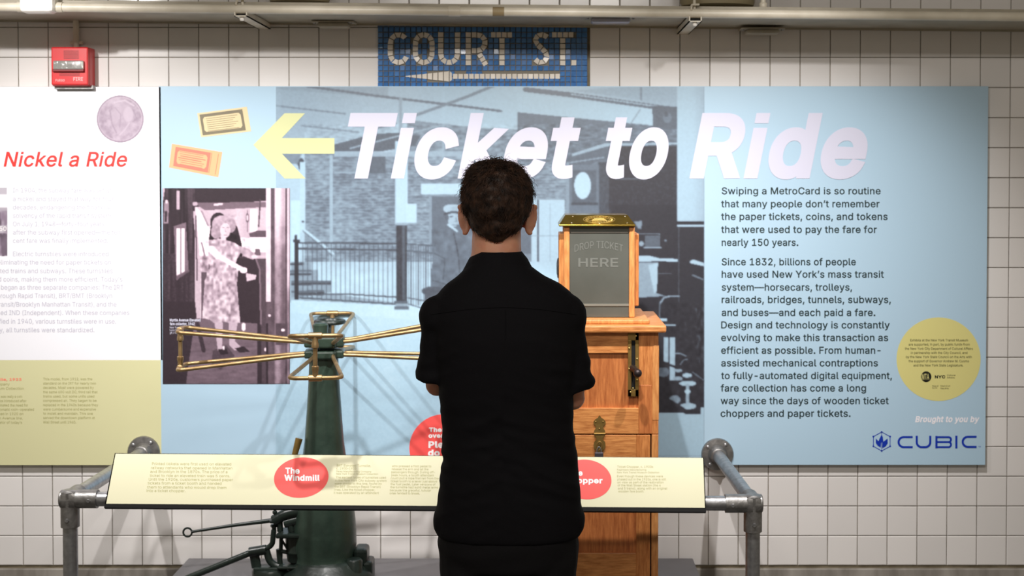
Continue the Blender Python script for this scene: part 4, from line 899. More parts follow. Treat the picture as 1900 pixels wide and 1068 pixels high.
# pedal mechanism at the lower left
YM = -.54
def q(px, py, dy=0): return P(px, py, YM+dy)
mb = MB(); mb.tube([q(356, 986), q(430, 974.5), q(512, 964)], .0055, 10, radii=[.0045, .0055, .0075]); 
mb.tube([q(348+8*math.cos(t), 987+8*math.sin(t)) for t in np.linspace(0, 2*math.pi, 21)[:-1]], .0032, 8, closed=True); mb.build('pull_lever', M_greend, ts)
mb = MB(); mb.tube([q(300, 1094, -.02), q(355, 1069, -.02), q(472, 1022)], .0105, 12); mb.tube([q(240, 1112, -.02), q(300, 1094, -.02)], .02, 12, flat=.35); mb.build('foot_pedal', M_greend, ts)
mb = MB(); mb.tube([q(510, 932), q(510, 984)], .0045, 10)
for (px, py, r) in ((510, 950, .008), (508, 958, .007), (508, 966, .019), (508, 975, .011), (508, 981, .007)): mb.lathe([(r*.8, -.005), (r, -.003), (r, .003), (r*.8, .005)], tuple(q(px, py)), n=6)
mb.tube([q(508, 983), q(505.5, 1008), q(500, 1014), q(476, 1024)], .0088, 10, rad=.012); mb.build('link_rod', M_greend, ts)
mb = MB()
mb.tube([q(463, 1024), q(494, 1019)], .016, 14); mb.tube([q(471, 1024), q(476, 1052)], .016, 10, flat=.6)
mb.tube([q(494, 1020), q(500, 1040), q(512, 1050), q(528, 1052)], .012, 10, rad=.01)
mb.box(tuple(q(472, 1062)+Vector((0, -.02, 0))), tuple(q(520, 1050)+Vector((0, .03, 0))), .004); mb.build('pedal_yoke', M_greend, ts)
c = q(499, 1056); mb = MB(); mb.lathe([(.058, ZP), (.058, c.z-.008), (.054, c.z), (.04, c.z+.004)], (c.x, YM+.02, 0), n=32); mb.build('pedal_base', M_greend, ts)
mb = MB()
mb.tube([q(508, 966), q(530, 953), q(548, 949), q(575, 946)], .018, 12, rad=.02); mb.tube([q(536, 952), q(542, 985)], .013, 10); mb.tube([q(519, 968), q(520, 985)], .01, 10)
mb.tube([q(528, 970), q(560, 962)], .016, 10); mb.tube([q(548, 955), q(550, 985)], .012, 10)
mb.build('crank_casting', M_greend, ts)
mb = MB(); mb.box(tuple(q(515, 994)+Vector((0, -.035, 0))), tuple(q(566, 986)+Vector((0, .06, 0))), .004); mb.box(tuple(q(517, 1052)+Vector((0, -.03, 0))), tuple(q(566, 1046)+Vector((0, .06, 0))), .004)
mb.tube([q(522, 990), q(520, 1050)], .0065, 8); mb.tube([q(517, 1018), q(520, 1048)], .009, 8); mb.tube([q(522, 1000), q(536, 1022)], .004, 8); mb.tube([q(522, 1022), q(534, 1024)], .007, 8); mb.build('mechanism_frame', M_greend, ts)
c = q(552, 1044); mb = MB(); mb.lathe([(.026, c.z-.002), (.036, c.z+.004), (.040, c.z+.03), (.042, c.z+.033), (.042, c.z+.037), (.041, c.z+.040), (.043, c.z+.095)], (c.x, YM+.02, 0), n=32); mb.build('spring_pot', M_greend, ts)
# ------------------------------------------------------------------ oak ticket chopper
CF = -.70; XC = P(1111, 700, CF).x
tc_ = empty('ticket_chopper', (XC, CF+.21, ZP)); tag(tc_, 'antique oak ticket chopping box with a glass hopper, brass top and padlocked door', 'ticket box')
def X_(px, Y=CF): return P(px, 700, Y).x
def Z_(py, Y=CF): return P(1111, py, Y).z
hwB = X_(1222)-XC; xl, xr = XC-hwB, XC+hwB
def bd(name, x0, x1, z0, z1, y0, y1, m, bev=.0015, par=None): return MB().box((x0, y0, z0), (x1, y1, z1), bev).build(name, m, par or tc_)
zl = Z_(616)
# carcass sides, back, bottom
bd('side_panel', xl, xl+.02, ZP, zl, CF+.002, -.28, M_oak); bd('side_panel', xr-.02, xr, ZP, zl, CF+.002, -.28, M_oak); bd('back_panel', xl, xr, ZP, zl, -.30, -.28, M_oak)
sx = XC+(X_(1185)-XC); sl = 2*XC-sx
bd('stile', sx, xr-.0, Z_(805), zl, CF, CF+.022, M_oak); bd('stile', xl, sl, Z_(805), zl, CF, CF+.022, M_oak)
bd('top_rail', sl, sx, Z_(655), zl, CF, CF+.02, M_oakh); bd('front_panel', sl-.004, sx+.004, Z_(760), Z_(652), CF+.010, CF+.018, M_oakp, 0); bd('middle_rail', sl, sx, Z_(804.5), Z_(757), CF, CF+.02, M_oakh)
bd('key_block', X_(1186), X_(1209.5), Z_(804), Z_(714), CF-.0008, CF+.01, M_oakp, .001)
bd('edge_strip', X_(1210.5), xr+.001, Z_(779), Z_(640), CF-.001, CF+.01, M_oakl, .001)
# door
zd = Z_(806.5); zb = ZP+.03; dx = X_(1207)
dl = 2*XC-dx
bd('outer_stile', X_(1209.3), xr, ZP, Z_(806), CF, CF+.022, M_oakl); bd('outer_stile', xl, 2*XC-X_(1209.3), ZP, Z_(806), CF, CF+.022, M_oakl); bd('door_gap', xl+.01, xr-.01, ZP, zd, CF+.012, CF+.016, M_void, 0)
dr = empty('door_leaf', (XC, CF, (zd+zb)/2)); WL.pop(dr.name); dr.parent = tc_; dr.location = Vector((XC, CF, (zd+zb)/2))-WL[tc_.name]; WL[dr.name] = Vector((XC, CF, (zd+zb)/2)); dr.name = 'door'; WL[dr.name] = WL['door_leaf']
ds = X_(1181)
bd('door_stile', ds, dx, zb, zd, CF-.001, CF+.018, M_oak, par=dr); bd('door_stile', dl, 2*XC-ds, zb, zd, CF-.001, CF+.018, M_oak, par=dr)
bd('door_rail', 2*XC-ds, ds, Z_(870), zd, CF-.001, CF+.018, M_oakh, par=dr); bd('door_rail', 2*XC-ds, ds, zb, Z_(1025.5), CF-.001, CF+.018, M_oakh, par=dr); bd('door_panel', 2*XC-ds-.003, ds+.003, Z_(1028), Z_(866), CF+.008, CF+.014, M_oakp, 0, par=dr)
bd('plinth', xl-.004, xr+.004, ZP, ZP+.028, CF-.004, -.276, M_oakh, .003)
# lid
bd('lid', xl-.024, xr+.022, Z_(617, CF-.022), Z_(603.5, CF-.022), CF-.026, -.262, M_oakh, .005)
zt = Z_(603.5, CF-.022)
bd('lid_moulding', XC-(X_(1206)-XC), X_(1206), zt, zt+.014, CF+.012, -.30, M_oakl, .004)
zc = zt+.014
# glass case
CYF = -.625; CYB = -.39; cw = (P(1178, 500, CYF).x-P(1046, 500, CYF).x)/2; cc = (P(1178, 500, CYF).x+P(1046, 500, CYF).x)/2
ztop = P(1111, 420, CYF-.012).z
for sx_ in (-1, 1):
    for y0 in (CYF, CYB-.02):
        x0 = cc+sx_*cw; bd('corner_post', min(x0, x0-sx_*.0185), max(x0, x0-sx_*.0185), zc, ztop, y0, y0+.02, M_oakl, .004)
xg0, xg1 = cc-cw+.018, cc+cw-.018
M_gl = mat('frosted_glass', (96, 98, 92), .16, spec=.6, alpha=.86, bump=.1, bscale=7, c2=(86, 88, 82), nscale=6)
bd('front_glass', xg0, xg1, zc+.002, ztop-.001, CYF+.006, CYF+.010, M_gl, 0)
bd('side_glass', cc-cw+.006, cc-cw+.010, zc+.002, ztop-.001, CYF+.02, CYB-.02, M_gl, 0); bd('side_glass', cc+cw-.010, cc+cw-.006, zc+.002, ztop-.001, CYF+.02, CYB-.02, M_gl, 0)
bd('case_back', cc-cw+.004, cc+cw-.004, zc, ztop, CYB-.012, CYB-.004, M_oak, 0)
bd('chute_ledge', xg0, xg1, P(1111, 566, CYF+.03).z, P(1111, 562, CYF+.03).z, CYF+.0035, CYF+.06, mat('ledge_metal', (150, 150, 140), .4, metal=.5), 0)
MB().tube([(xg0+.004, CYF+.0045, P(1111, 431, CYF).z), (xg1-.004, CYF+.0045, P(1111, 431, CYF).z)], .0015, 6).build('glass_rod', mat('rod', (170, 172, 168), .3), tc_)
# outer side boards of the case
a = P(1037, 500, CYF+.03).x; b = cc-cw
bd('side_board', a, b+.003, P(1111, 545, CYF+.03).z, P(1111, 433, CYF+.03).z, CYF+.022, CYB-.03, M_oakl, .003); b2 = P(1185, 500, CYF+.03).x
bd('side_board', cc+cw-.003, b2, P(1111, 567, CYF+.03).z, P(1111, 433, CYF+.03).z, CYF+.022, CYB-.03, M_oak, .003)
mb = MB(); mb.lathe([(.034, a-.0), (.032, a-.004), (.016, a-.007)], (0, CYF+.08, P(1111, 500, CYF).z), axis='X', n=24, ex=1.0); mb.build('side_escutcheon', M_iron, tc_)
# brass top: rim plate and hipped cover
x0, x1 = P(1037, 420, CYF-.012).x, P(1179, 420, CYF-.012).x; y0, y1 = CYF-.014, CYB+.014
mb = MB(); mb.box((x0, y0, ztop), (x1, y1, ztop+.006), .0015)
zz = ztop+.006; ix = .021; hgt = .029
w0, w1, v0, v1 = x0+ix, x1-ix, y0+.062, y1-.02
mb.add([(x0+.001, y0+.001, zz), (x1-.001, y0+.001, zz), (x1-.001, y1-.001, zz), (x0+.001, y1-.001, zz), (w0, v0, zz+hgt), (w1, v0, zz+hgt), (w1, v1, zz+hgt), (w0, v1, zz+hgt)], [(0, 1, 5, 4), (1, 2, 6, 5), (2, 3, 7, 6), (3, 0, 4, 7), (4, 5, 6, 7)])
bt = mb.build('brass_top', M_brassb, tc_)
fn = Vector((0, -hgt, .061)).normalized(); base0 = Vector((cc, y0+.001, zz)); slopev = Vector((0, .061, hgt))
def onT(u, v, d=.0006): return base0+Vector((u, 0, 0))+slopev*v+fn*d
mb = MB(); ring = [onT(.050*math.cos(t), .5+.36*math.sin(t), .0012) for t in np.linspace(0, 2*math.pi, 49)[:-1]]; mb.tube(ring, .0011, 6, closed=True)
ring = [onT(.034*math.cos(t), .5+.20*math.sin(t), .0010) for t in np.linspace(0, 2*math.pi, 41)[:-1]]; mb.tube(ring, .0008, 6, closed=True)
for k in range(26):
    t = 2*math.pi*k/26; mb.tube([onT(.038*math.cos(t), .5+.24*math.sin(t)), onT(.044*math.cos(t+.05), .5+.30*math.sin(t+.05))], .0011, 5)
for k in range(3): mb.tube([onT(-.024+.004*k, .42+.08*k), onT(.024-.004*k, .42+.08*k)], .0011, 5)
mb.build('oval_emblem', mat('emblem_brass', (206, 180, 110), .35, metal=.8), bt)
for u in (-.088, .088, 0):
    for vv_ in ((.16, .84) if u else (.08,)):
        p_ = onT(u*(.95 if vv_ > .5 else 1), vv_); MB().ell(p_, (.0028, .0028, .0018), n=10, m=6).build('rivet', mat('rivet_steel', (206, 200, 184), .25, metal=.9), bt)
# etched lettering on the glass
Mfr = mat('etched_lettering', (106, 108, 102), .6)
def arcmap(a, b):
    k = (a-1111)/50.0; return P(a, b+9*k*k-2, CYF+.0052)
text_obj('glass_lettering', [('DROP TICKET', 1066, 1156, 462, 13)], Mfr, tc_, arcmap, res=2)
text_obj('glass_lettering', [('HERE', 1073, 1147, 495, 16.5, dict(bold=.015))], Mfr, tc_, on(CYF+.0052), res=2)
# brass slot plate with chopper handle
sa, sb, sc2, sd = X_(1165), X_(1185), Z_(735), Z_(617)
mb = MB(); ia, ib = X_(1171.5), X_(1178.5)
ic, idd = Z_(722), Z_(631)
mb.box((sa, CF-.004, sc2), (ia, CF, Z_(631)), .001); mb.box((ib, CF-.004, sc2), (sb, CF, sd), .001); mb.box((sa, CF-.004, idd), (sb, CF, sd), .001); mb.box((sa, CF-.004, sc2), (sb, CF, ic), .001)
pl_ = mb.build('slot_plate', M_brassd, tc_)
bd('slot', ia-.001, ib+.001, ic-.001, idd+.001, CF-.0012, CF+.0, M_void, 0)
M_sb = mat('screw_brass', (214, 190, 120), .3, metal=.8)
for (px, py) in ((1180, 623), (1167.5, 645.5), (1182, 665.5), (1167.5, 684), (1182, 704), (1174.5, 720), (1170, 727)):
    p_ = P(px, py, CF-.0045); MB().ell(p_, (.0030, .0022, .0030), n=10, m=6).build('plate_screw', M_sb, pl_)
h0 = P(1174, 684, CF); h1 = P(1183, 692, CF-.065)
mb = MB(); mb.tube([h0+Vector((0, .01, .004)), h0+Vector((0, -.012, .003)), h1+Vector((0, .02, .004))], .007, 14, radii=[.009, .012, .008]); mb.ell(h1, (.0135, .0135, .0135), n=24, m=14); mb.build('chopper_handle', M_iron, tc_)
# hasp and padlock
def pl2(name, pts, th, m, par=None, Y=CF-.001): 
    poly = [(P(x, y, Y).x, P(x, y, Y).z) for x, y in pts]; return MB().prism(poly, Y-th, Y).build(name, m, par or tc_)
def sym(pts, cx=1112.5): return [(cx-d, y) for d, y in pts]+[(cx+d, y) for d, y in reversed(pts)]
hp = pl2('hasp', sym([(0.6, 770), (3, 774), (7.5, 777), (11, 781), (11, 786), (7, 790), (7, 794), (10, 798), (10.5, 804)]), .003, M_brassd)
pl2('hasp_tongue', sym([(10.5, 804.6), (9, 808), (6, 812), (6, 815), (10, 819), (11, 825), (10, 831), (5, 836), (0.5, 838)]), .003, M_brassd, hp, CF-.003)
MB().tube([P(1102, 804.3, CF-.005), P(1123, 804.3, CF-.005)], .0032, 8).build('hinge_pin', M_brassd, hp)
for x, y in ((1105.5, 782), (1119, 782), (1112, 795)): MB().ell(P(x, y, CF-.004), (.0028, .0018, .0028), n=10, m=6).build('hasp_screw', M_brassd, hp)
stp = [P(1112.5+4.2*math.sin(t), 826-7*math.cos(t), CF-.012) for t in np.linspace(0, 2*math.pi, 17)[:-1]]
MB().tube(stp, .0022, 8, closed=True).build('staple', M_brassd, tc_)
pk = empty('padlock', P(1112, 850, CF-.014)); tag(pk, 'small grey steel padlock hanging from the brass hasp of the oak box', 'padlock')
a_, b_ = P(1103.5, 866, CF-.02), P(1119.5, 839, CF-.02); MB().box((a_.x, CF-.022, a_.z), (b_.x, CF-.008, b_.z), .002).build('lock_body', mat('lock_steel', (96, 92, 98), .4, metal=.6), pk)
MB().tube([P(1107.5, 842, CF-.015), P(1107.5, 834, CF-.015), P(1111.5, 827, CF-.015), P(1115.5, 834, CF-.015), P(1115.5, 842, CF-.015)], .0018, 8, rad=.01).build('shackle', M_galv, pk)
# ================================================================== the visitor
MY = -1.58
def W_(px, py, Y): return P(px, py, Y)
person = None
M_skin = mat('skin', (206, 150, 122), .5, c2=(192, 132, 106), nscale=30, bump=.15, bscale=220)
_nt = M_skin.node_tree.nodes['Principled BSDF']; _nt.inputs['Subsurface Weight'].default_value = .5; _nt.inputs['Subsurface Radius'].default_value = (.03, .007, .003); _nt.inputs['Subsurface Scale'].default_value = 1.0
M_shirt = mat('black_cotton', (15, 14, 17), .85, spec=.12, bump=.3, bscale=260)
M_trou = mat('black_twill', (19, 18, 20), .8, spec=.15, bump=.3, bscale=300)
M_hair = mat('dark_brown_hair', (30, 21, 17), .6, spec=.25, c2=(66, 45, 33), nscale=55)
M_shoe = mat('black_leather', (16, 15, 15), .35)
def remesh(mb, name, voxel, smooth_it, m, parent=None, noise=None, origin=None):
    me = bpy.data.meshes.new('tmp'); me.from_pydata(mb.v, [], mb.f); me.update()
    bm = bmesh.new(); bm.from_mesh(me)
    # every closed shell must face outwards
    bmesh.ops.recalc_face_normals(bm, faces=bm.faces); bm.to_mesh(me); bm.free()
    o = bpy.data.objects.new('tmp', me); _tscene.collection.objects.link(o)
    r = o.modifiers.new('r', 'REMESH'); r.mode = 'VOXEL'; r.voxel_size = voxel; r.use_smooth_shade = True
    s = o.modifiers.new('s', 'SMOOTH'); s.iterations = smooth_it; s.factor = .5
    vl = _tscene.view_layers[0]; vl.update(); out = bpy.data.meshes.new_from_object(o.evaluated_get(vl.depsgraph)); bpy.data.objects.remove(o)
    n = len(out.vertices); co = np.empty(n*3); out.vertices.foreach_get('co', co); co = co.reshape(-1, 3)
    if noise:
        no = np.empty(n*3); out.vertices.foreach_get('normal', no); no = no.reshape(-1, 3); co = noise(co, no)
    if origin is None: origin = co.mean(0)
    co = co-np.array(origin); out.vertices.foreach_set('co', co.astype(np.float32).reshape(-1)); out.update()
    out.polygons.foreach_set('use_smooth', [True]*len(out.polygons)); out.materials.clear(); out.materials.append(m); out.name = name
    return link(bpy.data.objects.new(name, out), parent, origin)
def X0(px): return P(px, 600, MY).x
def Z0(py): return P(943, py, MY).z
HC = Vector((X0(922), MY+.01, Z0(372)))          # head centre
def loft(mb, rings, n=48, ex=2.3):
    """rings: (cx, cy, z, hw, hd)"""
    v = []; f = []
    for (cx, cy, z, hw, hd) in rings:
        for k in range(n):
            a = 2*math.pi*k/n; c, s = math.cos(a), math.sin(a)
            v.append((cx+hw*math.copysign(abs(c)**(2/ex), c), cy+hd*math.copysign(abs(s)**(2/ex), s), z))
    m_ = len(rings)
    for i in range(m_-1):
        for k in range(n): f.append((i*n+k, i*n+(k+1) % n, (i+1)*n+(k+1) % n, (i+1)*n+k))
    f.append(tuple(range(n))[::-1]); f.append(tuple((m_-1)*n+k for k in range(n)))
    return mb.add(v, f, True)
# ---- body (one continuous skin mesh)
mb = MB(); hx, hy, hz = HC
mb.ell((hx, hy-.012, hz+.010), (.074, .092, .088))                       # cranium
mb.ell((hx, hy+.030, hz-.055), (.060, .062, .072))                       # face
mb.ell((hx, hy+.052, hz-.103), (.034, .034, .026))                       # chin
mb.ell((hx, hy+.015, hz-.080), (.057, .06, .042))                        # jaw
mb.ell((hx, hy+.074, hz+.006), (.046, .018, .014))                       # brow
mb.tube([(hx, hy+.086, hz-.008), (hx, hy+.098, hz-.034), (hx, hy+.108, hz-.050)], .009, 12, radii=[.007, .010, .012])   # nose
for s in (-1, 1):
    mb.ell((hx+s*.011, hy+.094, hz-.052), (.007, .010, .007))
    mb.ell((hx+s*.036, hy+.070, hz-.040), (.020, .018, .018))             # cheek
mb.ell((hx, hy+.090, hz-.073), (.022, .008, .0045)); mb.ell((hx, hy+.088, hz-.083), (.019, .009, .0055))   # lips
EZ = Z0(407)
for s, xo, tip in ((-1, 0, 0), (1, .002, 0)):                            # ears, standing out a little
    ex_ = hx+s*.083+xo; M = Matrix.Rotation(s*math.radians(-42), 3, 'Z') @ Matrix.Rotation(s*math.radians(10), 3, 'Y')
    mb.ell((ex_, hy+.004, EZ), (.0065, .021, .036), M)
    rim = [Vector((ex_, hy+.004, EZ))+M @ Vector((s*.004, -.020*math.cos(t)-.002, .036*math.sin(t))) for t in np.linspace(-1.9, 2.2, 16)]
    mb.tube(rim, .0048, 8); mb.ell(tuple(Vector((ex_-s*.004, hy+.008, EZ-.031))), (.007, .009, .010)); mb.ell((hx+s*.072, hy+.006, EZ), (.012, .012, .024))
NX = X0(921)
loft(mb, [(NX-.004, MY+.012, Z0(500), .072, .066), (NX, MY+.010, Z0(470), .062, .060), (NX, MY+.012, Z0(445), .061, .060), (hx, hy+.005, Z0(420), .060, .062), (hx, hy+.005, Z0(395), .055, .058)], ex=2.0)
tx = X0(936)
loft(mb, [(X0(943), MY, .80, .130, .080), (X0(943), MY, .90, .130, .085), (tx, MY, 1.05, .135, .092), (tx, MY, 1.22, .150, .102), (tx, MY, 1.34, .150, .090), (tx, MY, 1.385, .115, .07), (tx, MY, Z0(500), .06, .055)])
L = dict(sh=Vector((X0(818), MY-.002, Z0(572))), el=Vector((X0(809), MY+.034, Z0(716))), wr=Vector((X0(955), MY+.212, 1.195)))
Rr_ = dict(sh=Vector((X0(1056), MY-.002, Z0(570))), el=Vector((X0(1064), MY+.034, Z0(742))), wr=Vector((X0(920), MY+.178, 1.120)))
def limb(mb, pts, radii, sub=6):
    pts = [Vector(p) for p in pts]; P_ = []; R_ = []
    for i in range(len(pts)-1):
        for k in range(sub): t = k/sub; P_.append(pts[i].lerp(pts[i+1], t)); R_.append(radii[i]*(1-t)+radii[i+1]*t)
    P_.append(pts[-1]); R_.append(radii[-1]); mb.tube(P_, 0, 16, radii=R_)
    for p, r in zip(pts, radii): mb.ell(p, (r, r, r), n=16, m=10)
for A_, s in ((L, 1), (Rr_, -1)):
    mid = A_['el'].lerp(A_['wr'], .3); limb(mb, [A_['sh'].lerp(A_['el'], .12), A_['sh'].lerp(A_['el'], .5), A_['el'], mid, A_['wr']], [.030, .031, .030, .036, .024])
# hands: palms lie against the opposite upper arm, fingers bent round it
def hand(mb, wr, d, nrm, s):
    d = Vector(d).normalized(); nrm = Vector(nrm).normalized(); side = d.cross(nrm).normalized()
    pc = wr+d*.052
    M = Matrix((d, side, nrm)).transposed()
    mb.ell(pc, (.048, .038, .014), M); mb.ell(wr+d*.015, (.03, .026, .019), M)
    for k, (o, ln) in enumerate(((-.031, .068), (-.0105, .077), (.0100, .072), (.030, .057))):
        b = pc+d*.036+side*o; a1 = b+d*ln*.45-nrm*.004; a2 = a1+(d*.8-nrm*.6).normalized()*ln*.32; a3 = a2+(d*.45-nrm*.9).normalized()*ln*.25
        mb.tube([b, a1, a2, a3], .008, 8, radii=[.0084, .0078, .0072, .0058]); mb.ell(a3, (.0062,)*3, n=8, m=6)
    b = wr+d*.02-side*.024*s; a1 = b+(d*.6-side*.8*s).normalized()*.036; a2 = a1+(d*.9-side*.3*s-nrm*.3).normalized()*.030
    mb.tube([b, a1, a2], .009, 8, radii=[.0125, .0105, .0080]); mb.ell(a2, (.008,)*3, n=8, m=6)
hand(mb, L['wr'], (.84, -.44, .12), (.46, .88, .05), 1)
hand(mb, Rr_['wr'], (-.80, -.45, .38), (-.50, .84, .0), -1)
legs = {}
for s, nx in ((-1, 'l'), (1, 'r')):
    hip = Vector((X0(943)+s*.095, MY, .84)); kn = Vector((X0(943)+s*.10, MY+.005, .47)); an = Vector((X0(943)+s*.105, MY-.01, .09)); legs[nx] = (hip, kn, an)
    limb(mb, [hip, kn, an], [.068, .050, .036]); limb(mb, [an+Vector((0, -.01, -.045)), an+Vector((s*.02, .15, -.060))], [.036, .030])
body = remesh(mb, 'person', .0040, 2, M_skin, None, origin=(tx, MY, 0)); person = body
tag(body, 'man seen from behind in a black short-sleeved shirt and black trousers, arms crossed', 'person')
for s in (-1, 1):
    e = MB().ell((hx+s*.030, hy+.0765, hz-.012), (.0115, .010, .0075), n=16, m=10).build('eye', mat('eye_white', (230, 226, 220), .2), body)
    MB().ell((hx+s*.030, hy+.0850, hz-.012), (.0048, .0025, .0048), n=12, m=8).build('iris', mat('iris_brown', (52, 32, 20), .2), e)
    MB().tube([(hx+s*.014, hy+.092, hz+.010), (hx+s*.030, hy+.092, hz+.015), (hx+s*.046, hy+.080, hz+.010)], .0036, 8).build('eyebrow', M_hair, body)
# ---- shirt
def rowsx(py, a, b): return (X0((a+b)/2), (b-a)/2/ (F/(5+MY)))
rows = [(466, 884, 960, .066), (480, 878, 966, .070), (498, 862, 990, .078), (512, 848, 1010, .084), (526, 828, 1040, .090), (540, 815, 1058, .096), (560, 806, 1070, .103), (590, 802, 1074, .112), (625, 804, 1074, .118), (665, 808, 1071, .118), (700, 812, 1068, .116), (740, 815, 1064, .112), (780, 820, 1063, .108), (820, 821, 1067, .107), (850, 820, 1071, .110), (890, 816, 1075, .116), (930, 811, 1079, .120), (960, 807, 1081, .122), (985, 808, 1080, .122), (992, 812, 1077, .118)]
mb = MB(); rg = []
for py, a, b, hd in rows[::-1]:
    cx, hw = rowsx(py, a, b); rg.append((cx, MY+.004, Z0(py), hw, hd))
loft(mb, rg, 64, 2.35)
def sleeve(A_, end, rr):
    sh, el = A_['sh'], A_['el']; e = sh.lerp(el, end)
    mb.tube([sh+Vector((0, 0, .022)), sh+Vector((0, 0, .006)), sh.lerp(el, .3), sh.lerp(el, .6), sh.lerp(el, end-.14), sh.lerp(el, end-.12), e], 0, 24, radii=[.022, .050, rr, rr+.001, rr+.003, rr+.008, rr+.006])
    mb.ell(sh, (.056, .056, .056))
SLv = dict(sh=Vector((X0(819), MY, Z0(588))), el=Vector((X0(808), MY+.016, Z0(712)))); SRv = dict(sh=Vector((X0(1047), MY, Z0(586))), el=Vector((X0(1066), MY+.016, Z0(732))))
mb.ell((X0(817), MY, Z0(584)), (.053, .055, .050)); mb.ell((X0(1048), MY, Z0(582)), (.052, .055, .052))
sleeve(SLv, .95, .047); sleeve(SRv, .95, .047)
for x, s in ((X0(815), -1), (X0(1074), 1)): mb.ell((x, MY, Z0(965)), (.016, .05, .030))
def wrinkle(co, no):
    z = co[:, 2]; x = co[:, 0]; out = co.copy(); d = np.zeros(len(co))
    for i in range(len(co)):
        p = co[i]
        a = mnoise.noise(Vector((p[0]*7, p[1]*7, p[2]*22+p[0]*6*math.copysign(1, p[0]-tx))))
        b = mnoise.noise(Vector((p[0]*16+4, p[1]*16, p[2]*48+p[0]*14)))
        k = .35+1.0*math.exp(-((p[2]-1.02)/.12)**2)+.7*math.exp(-((p[2]-1.24)/.08)**2)*(abs(p[0]-tx) > .11)
        d[i] = (1-abs(a)*3.0)*.0022*k+b*.0018*k
    return out+no*d[:, None]
shirt = remesh(mb, 'shirt', .0052, 8, M_shirt, body, wrinkle)
# collar, folded band
mb = MB(); n = 48; v = []; f = []
prof = [(.0, 500, .088, .080, 0), (0, 497, .0895, .082, 0), (0, 480, .073, .073, 0), (0, 468, .060, .066, 0), (0, 466, .0585, .064, 0), (0, 470, .0560, .060, 0), (0, 500, .066, .064, 0)]
for j, (_, py, hw, hd, _2) in enumerate(prof):
    for k in range(n):
        a = 2*math.pi*k/n; c, s = math.cos(a), math.sin(a)
        drop = .012*max(0, s)+(.030*max(0, s)**2)       # the collar falls towards the throat
        sag = .006*abs(c) if j < 2 else 0
        v.append((X0(924.5)+hw*c, MY+.008+hd*s, Z0(py)-drop-sag-(.003 if j < 2 else 0)))
for j in range(len(prof)-1):
    for k in range(n): f.append((j*n+k, j*n+(k+1) % n, (j+1)*n+(k+1) % n, (j+1)*n+k))
mb.add(v, f, True); mb.build('collar', M_shirt, shirt)
# yoke seam and sleeve turn-ups follow the cloth
from mathutils.bvhtree import BVHTree
_v = np.empty(len(shirt.data.vertices)*3); shirt.data.vertices.foreach_get('co', _v); _v = _v.reshape(-1, 3)+np.array(WL['shirt'])
bvh = BVHTree.FromPolygons([tuple(q_) for q_ in _v], [tuple(p.vertices) for p in shirt.data.polygons])
def onshirt(px, py, off=.0006):
    o_ = Vector((0, CY, CZ)); d_ = ray(px, py).normalized(); h = bvh.ray_cast(o_, d_)
    return h[0]+h[1]*off if h[0] else None
for nm, pts in (('yoke_seam', [(800+i*6, 583-13*math.sin(math.pi*i/45)-0*i) for i in range(46)]), ('back_pleat', [(938, 575+i*5) for i in range(12)])):
    pp = [onshirt(*p) for p in pts]; pp = [p for p in pp if p is not None]
    MB().tube(pp, .0011, 6).build(nm, M_shirt, shirt)
# ---- trousers and shoes
mb = MB(); hipx = X0(943)
loft(mb, [(hipx, MY, .735, .150, .100), (hipx, MY+.002, .78, .168, .112), (hipx, MY+.002, .84, .172, .118), (hipx, MY+.002, .90, .165, .112), (hipx, MY+.002, .96, .150, .102)], 48, 2.4)
for nx, s in (('l', -1), ('r', 1)):
    hip, kn, an = legs[nx]; hp2 = Vector((hipx+s*.088, MY, .80))
    limb(mb, [hp2, Vector((hipx+s*.088, MY, .70)), kn, an+Vector((0, 0, .0))], [.088, .082, .070, .064])
def tw(co, no):
    d = np.array([mnoise.noise(Vector((p[0]*9, p[1]*9, p[2]*26)))*.0035 for p in co]); return co+no*d[:, None]
tr = remesh(mb, 'trousers', .0065, 3, M_trou, body, tw)
for nx, s in (('l', -1), ('r', 1)):
    hip, kn, an = legs[nx]; x = an.x
    mb = MB(); loft(mb, [(x, an.y+.035, 0, .050, .135), (x, an.y+.035, .03, .051, .137), (x+s*.002, an.y+.04, .055, .046, .12), (x, an.y+.01, .085, .040, .070), (x, an.y-.01, .12, .042, .050)], 32, 2.2)
    mb.build('shoe', M_shoe, body)
# ---- hair: a cap of hair plus thousands of short wavy locks
HR = [(448, 914, 932, .018, -.044), (441, 902, 943, .028, -.042), (431, 887, 957, .043, -.038), (418, 875, 968, .056, -.034), (405, 869, 975, .062, -.030), (394, 864, 980, .070, -.026), (384, 860, 985, .078, -.022), (368, 858, 988, .086, -.018), (350, 859, 987, .088, -.016), (334, 863, 981, .084, -.014), (321, 870, 972, .076, -.012), (311, 879, 962, .062, -.012), (304, 891, 950, .044, -.012), (300, 906, 936, .020, -.012)]
mb = MB(); rg = [(X0((a+b)/2), hy+o, P(943, py, MY).z, (b-a)/2/750, d+(.009 if py < 400 else .004)) for py, a, b, d, o in HR]
loft(mb, rg, 48, 2.05)
def hn(co, no):
    global hroots
    d = np.array([mnoise.noise(Vector(p)*30)*.004+mnoise.noise(Vector(p)*75)*.003 for p in co]); co = co+no*d[:, None]
    cut = (co[:, 1] > hy+.045+.25*(co[:, 2]-hz-.06)) | ((co[:, 1] > hy-.012-.25*(co[:, 2]-hz)) & (co[:, 2] < hz-.004))
    hroots = [(Vector(p), Vector(q_)) for p, q_, c_ in zip(co, no, cut) if not c_]
    o3 = np.array([hx, hy, hz-.02]); co[cut] = o3+(co[cut]-o3)*.55; return co
hair = remesh(mb, 'hair', .0045, 2, M_hair, body, hn)
sv = []; sf = []
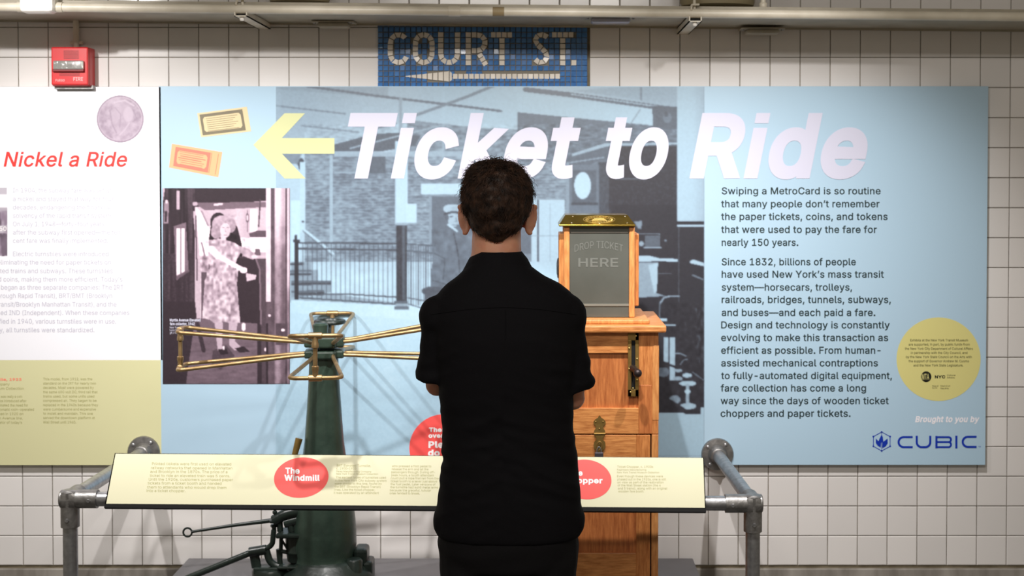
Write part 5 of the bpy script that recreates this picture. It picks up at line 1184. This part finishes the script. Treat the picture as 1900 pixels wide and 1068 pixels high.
def lock(root, nrm, along, ln, w, curl):
    n_ = 7; p = Vector(root); d = (nrm*.30+along).normalized(); side = d.cross(nrm).normalized(); b = len(sv)
    ph = random.random()*6.28; fr = random.uniform(1.2, 2.4)
    for i in range(n_):
        t = i/(n_-1); wv = math.sin(ph+t*fr*5)*curl*t
        q_ = p+side*wv+nrm*math.cos(ph+t*fr*5)*curl*.5*t; r = w*(1-t*.8)*(0.5+min(1, t*4)*.5)
        sv.extend([q_+side*r, q_-side*r*.5+nrm*r*.8, q_-side*r*.5-nrm*r*.8])
        if i:
            a = b+(i-1)*3; c = b+i*3
            for k in range(3): sf.append((a+k, a+(k+1) % 3, c+(k+1) % 3, c+k))
        d = (d+nrm*random.gauss(0, .12)-nrm*.16*(t > .3)+side*random.gauss(0, .16)).normalized(); p = p+d*ln/(n_-1)
for _ in range(7500):
    root, nrm = random.choice(hroots); nrm = nrm.normalized()
    if nrm.z < -.5 and random.random() < .5: continue
    root = root+Vector((random.gauss(0, .0015), random.gauss(0, .0015), random.gauss(0, .0015)))
    down = Vector((0, 0, -1)); al = (down-nrm*down.dot(nrm)); top = max(0, (root.z-hz)/.09)
    if al.length < .25: al = Vector((random.gauss(0, 1), random.gauss(0, 1), 0))
    al.normalize()
    # clumps: neighbouring locks lean the same way
    cl = mnoise.noise(root*34)*2.2+random.gauss(0, .25); sw = nrm.cross(al)*cl*(.5+.6*top)
    low = max(0, min(1, (hz-.02-root.z)/.06)); ln = random.uniform(.020, .036)*(1-.45*low); al = (al+sw).normalized()
    lock(root-nrm*.004, nrm*(1+top*.5), al, ln, random.uniform(.0006, .0012), (.0035+.003*top)*(1-.6*low))
for _ in range(150):    # loose curls standing up on the crown
    a = random.uniform(0, 6.28); r_ = random.random()**.6*.055; root = Vector((hx-.002+r_*math.cos(a)*1.1, hy-.02+r_*math.sin(a), hz+.094-r_*r_*9))
    al = Vector((random.gauss(0, 1), random.gauss(0, .6), .15)).normalized(); lock(root, Vector((random.gauss(0, .2), random.gauss(0, .2), 1)).normalized(), al, random.uniform(.022, .042), .0006, .006)
o_ = mk('hair_locks', sv, sf, M_hair, hair, True); tag(o_, kind='stuff')
for s in [x for x in bpy.data.scenes if x.name.startswith('lettering_work')]: bpy.data.scenes.remove(s)
if _to.name in bpy.data.objects: bpy.data.objects.remove(_to)
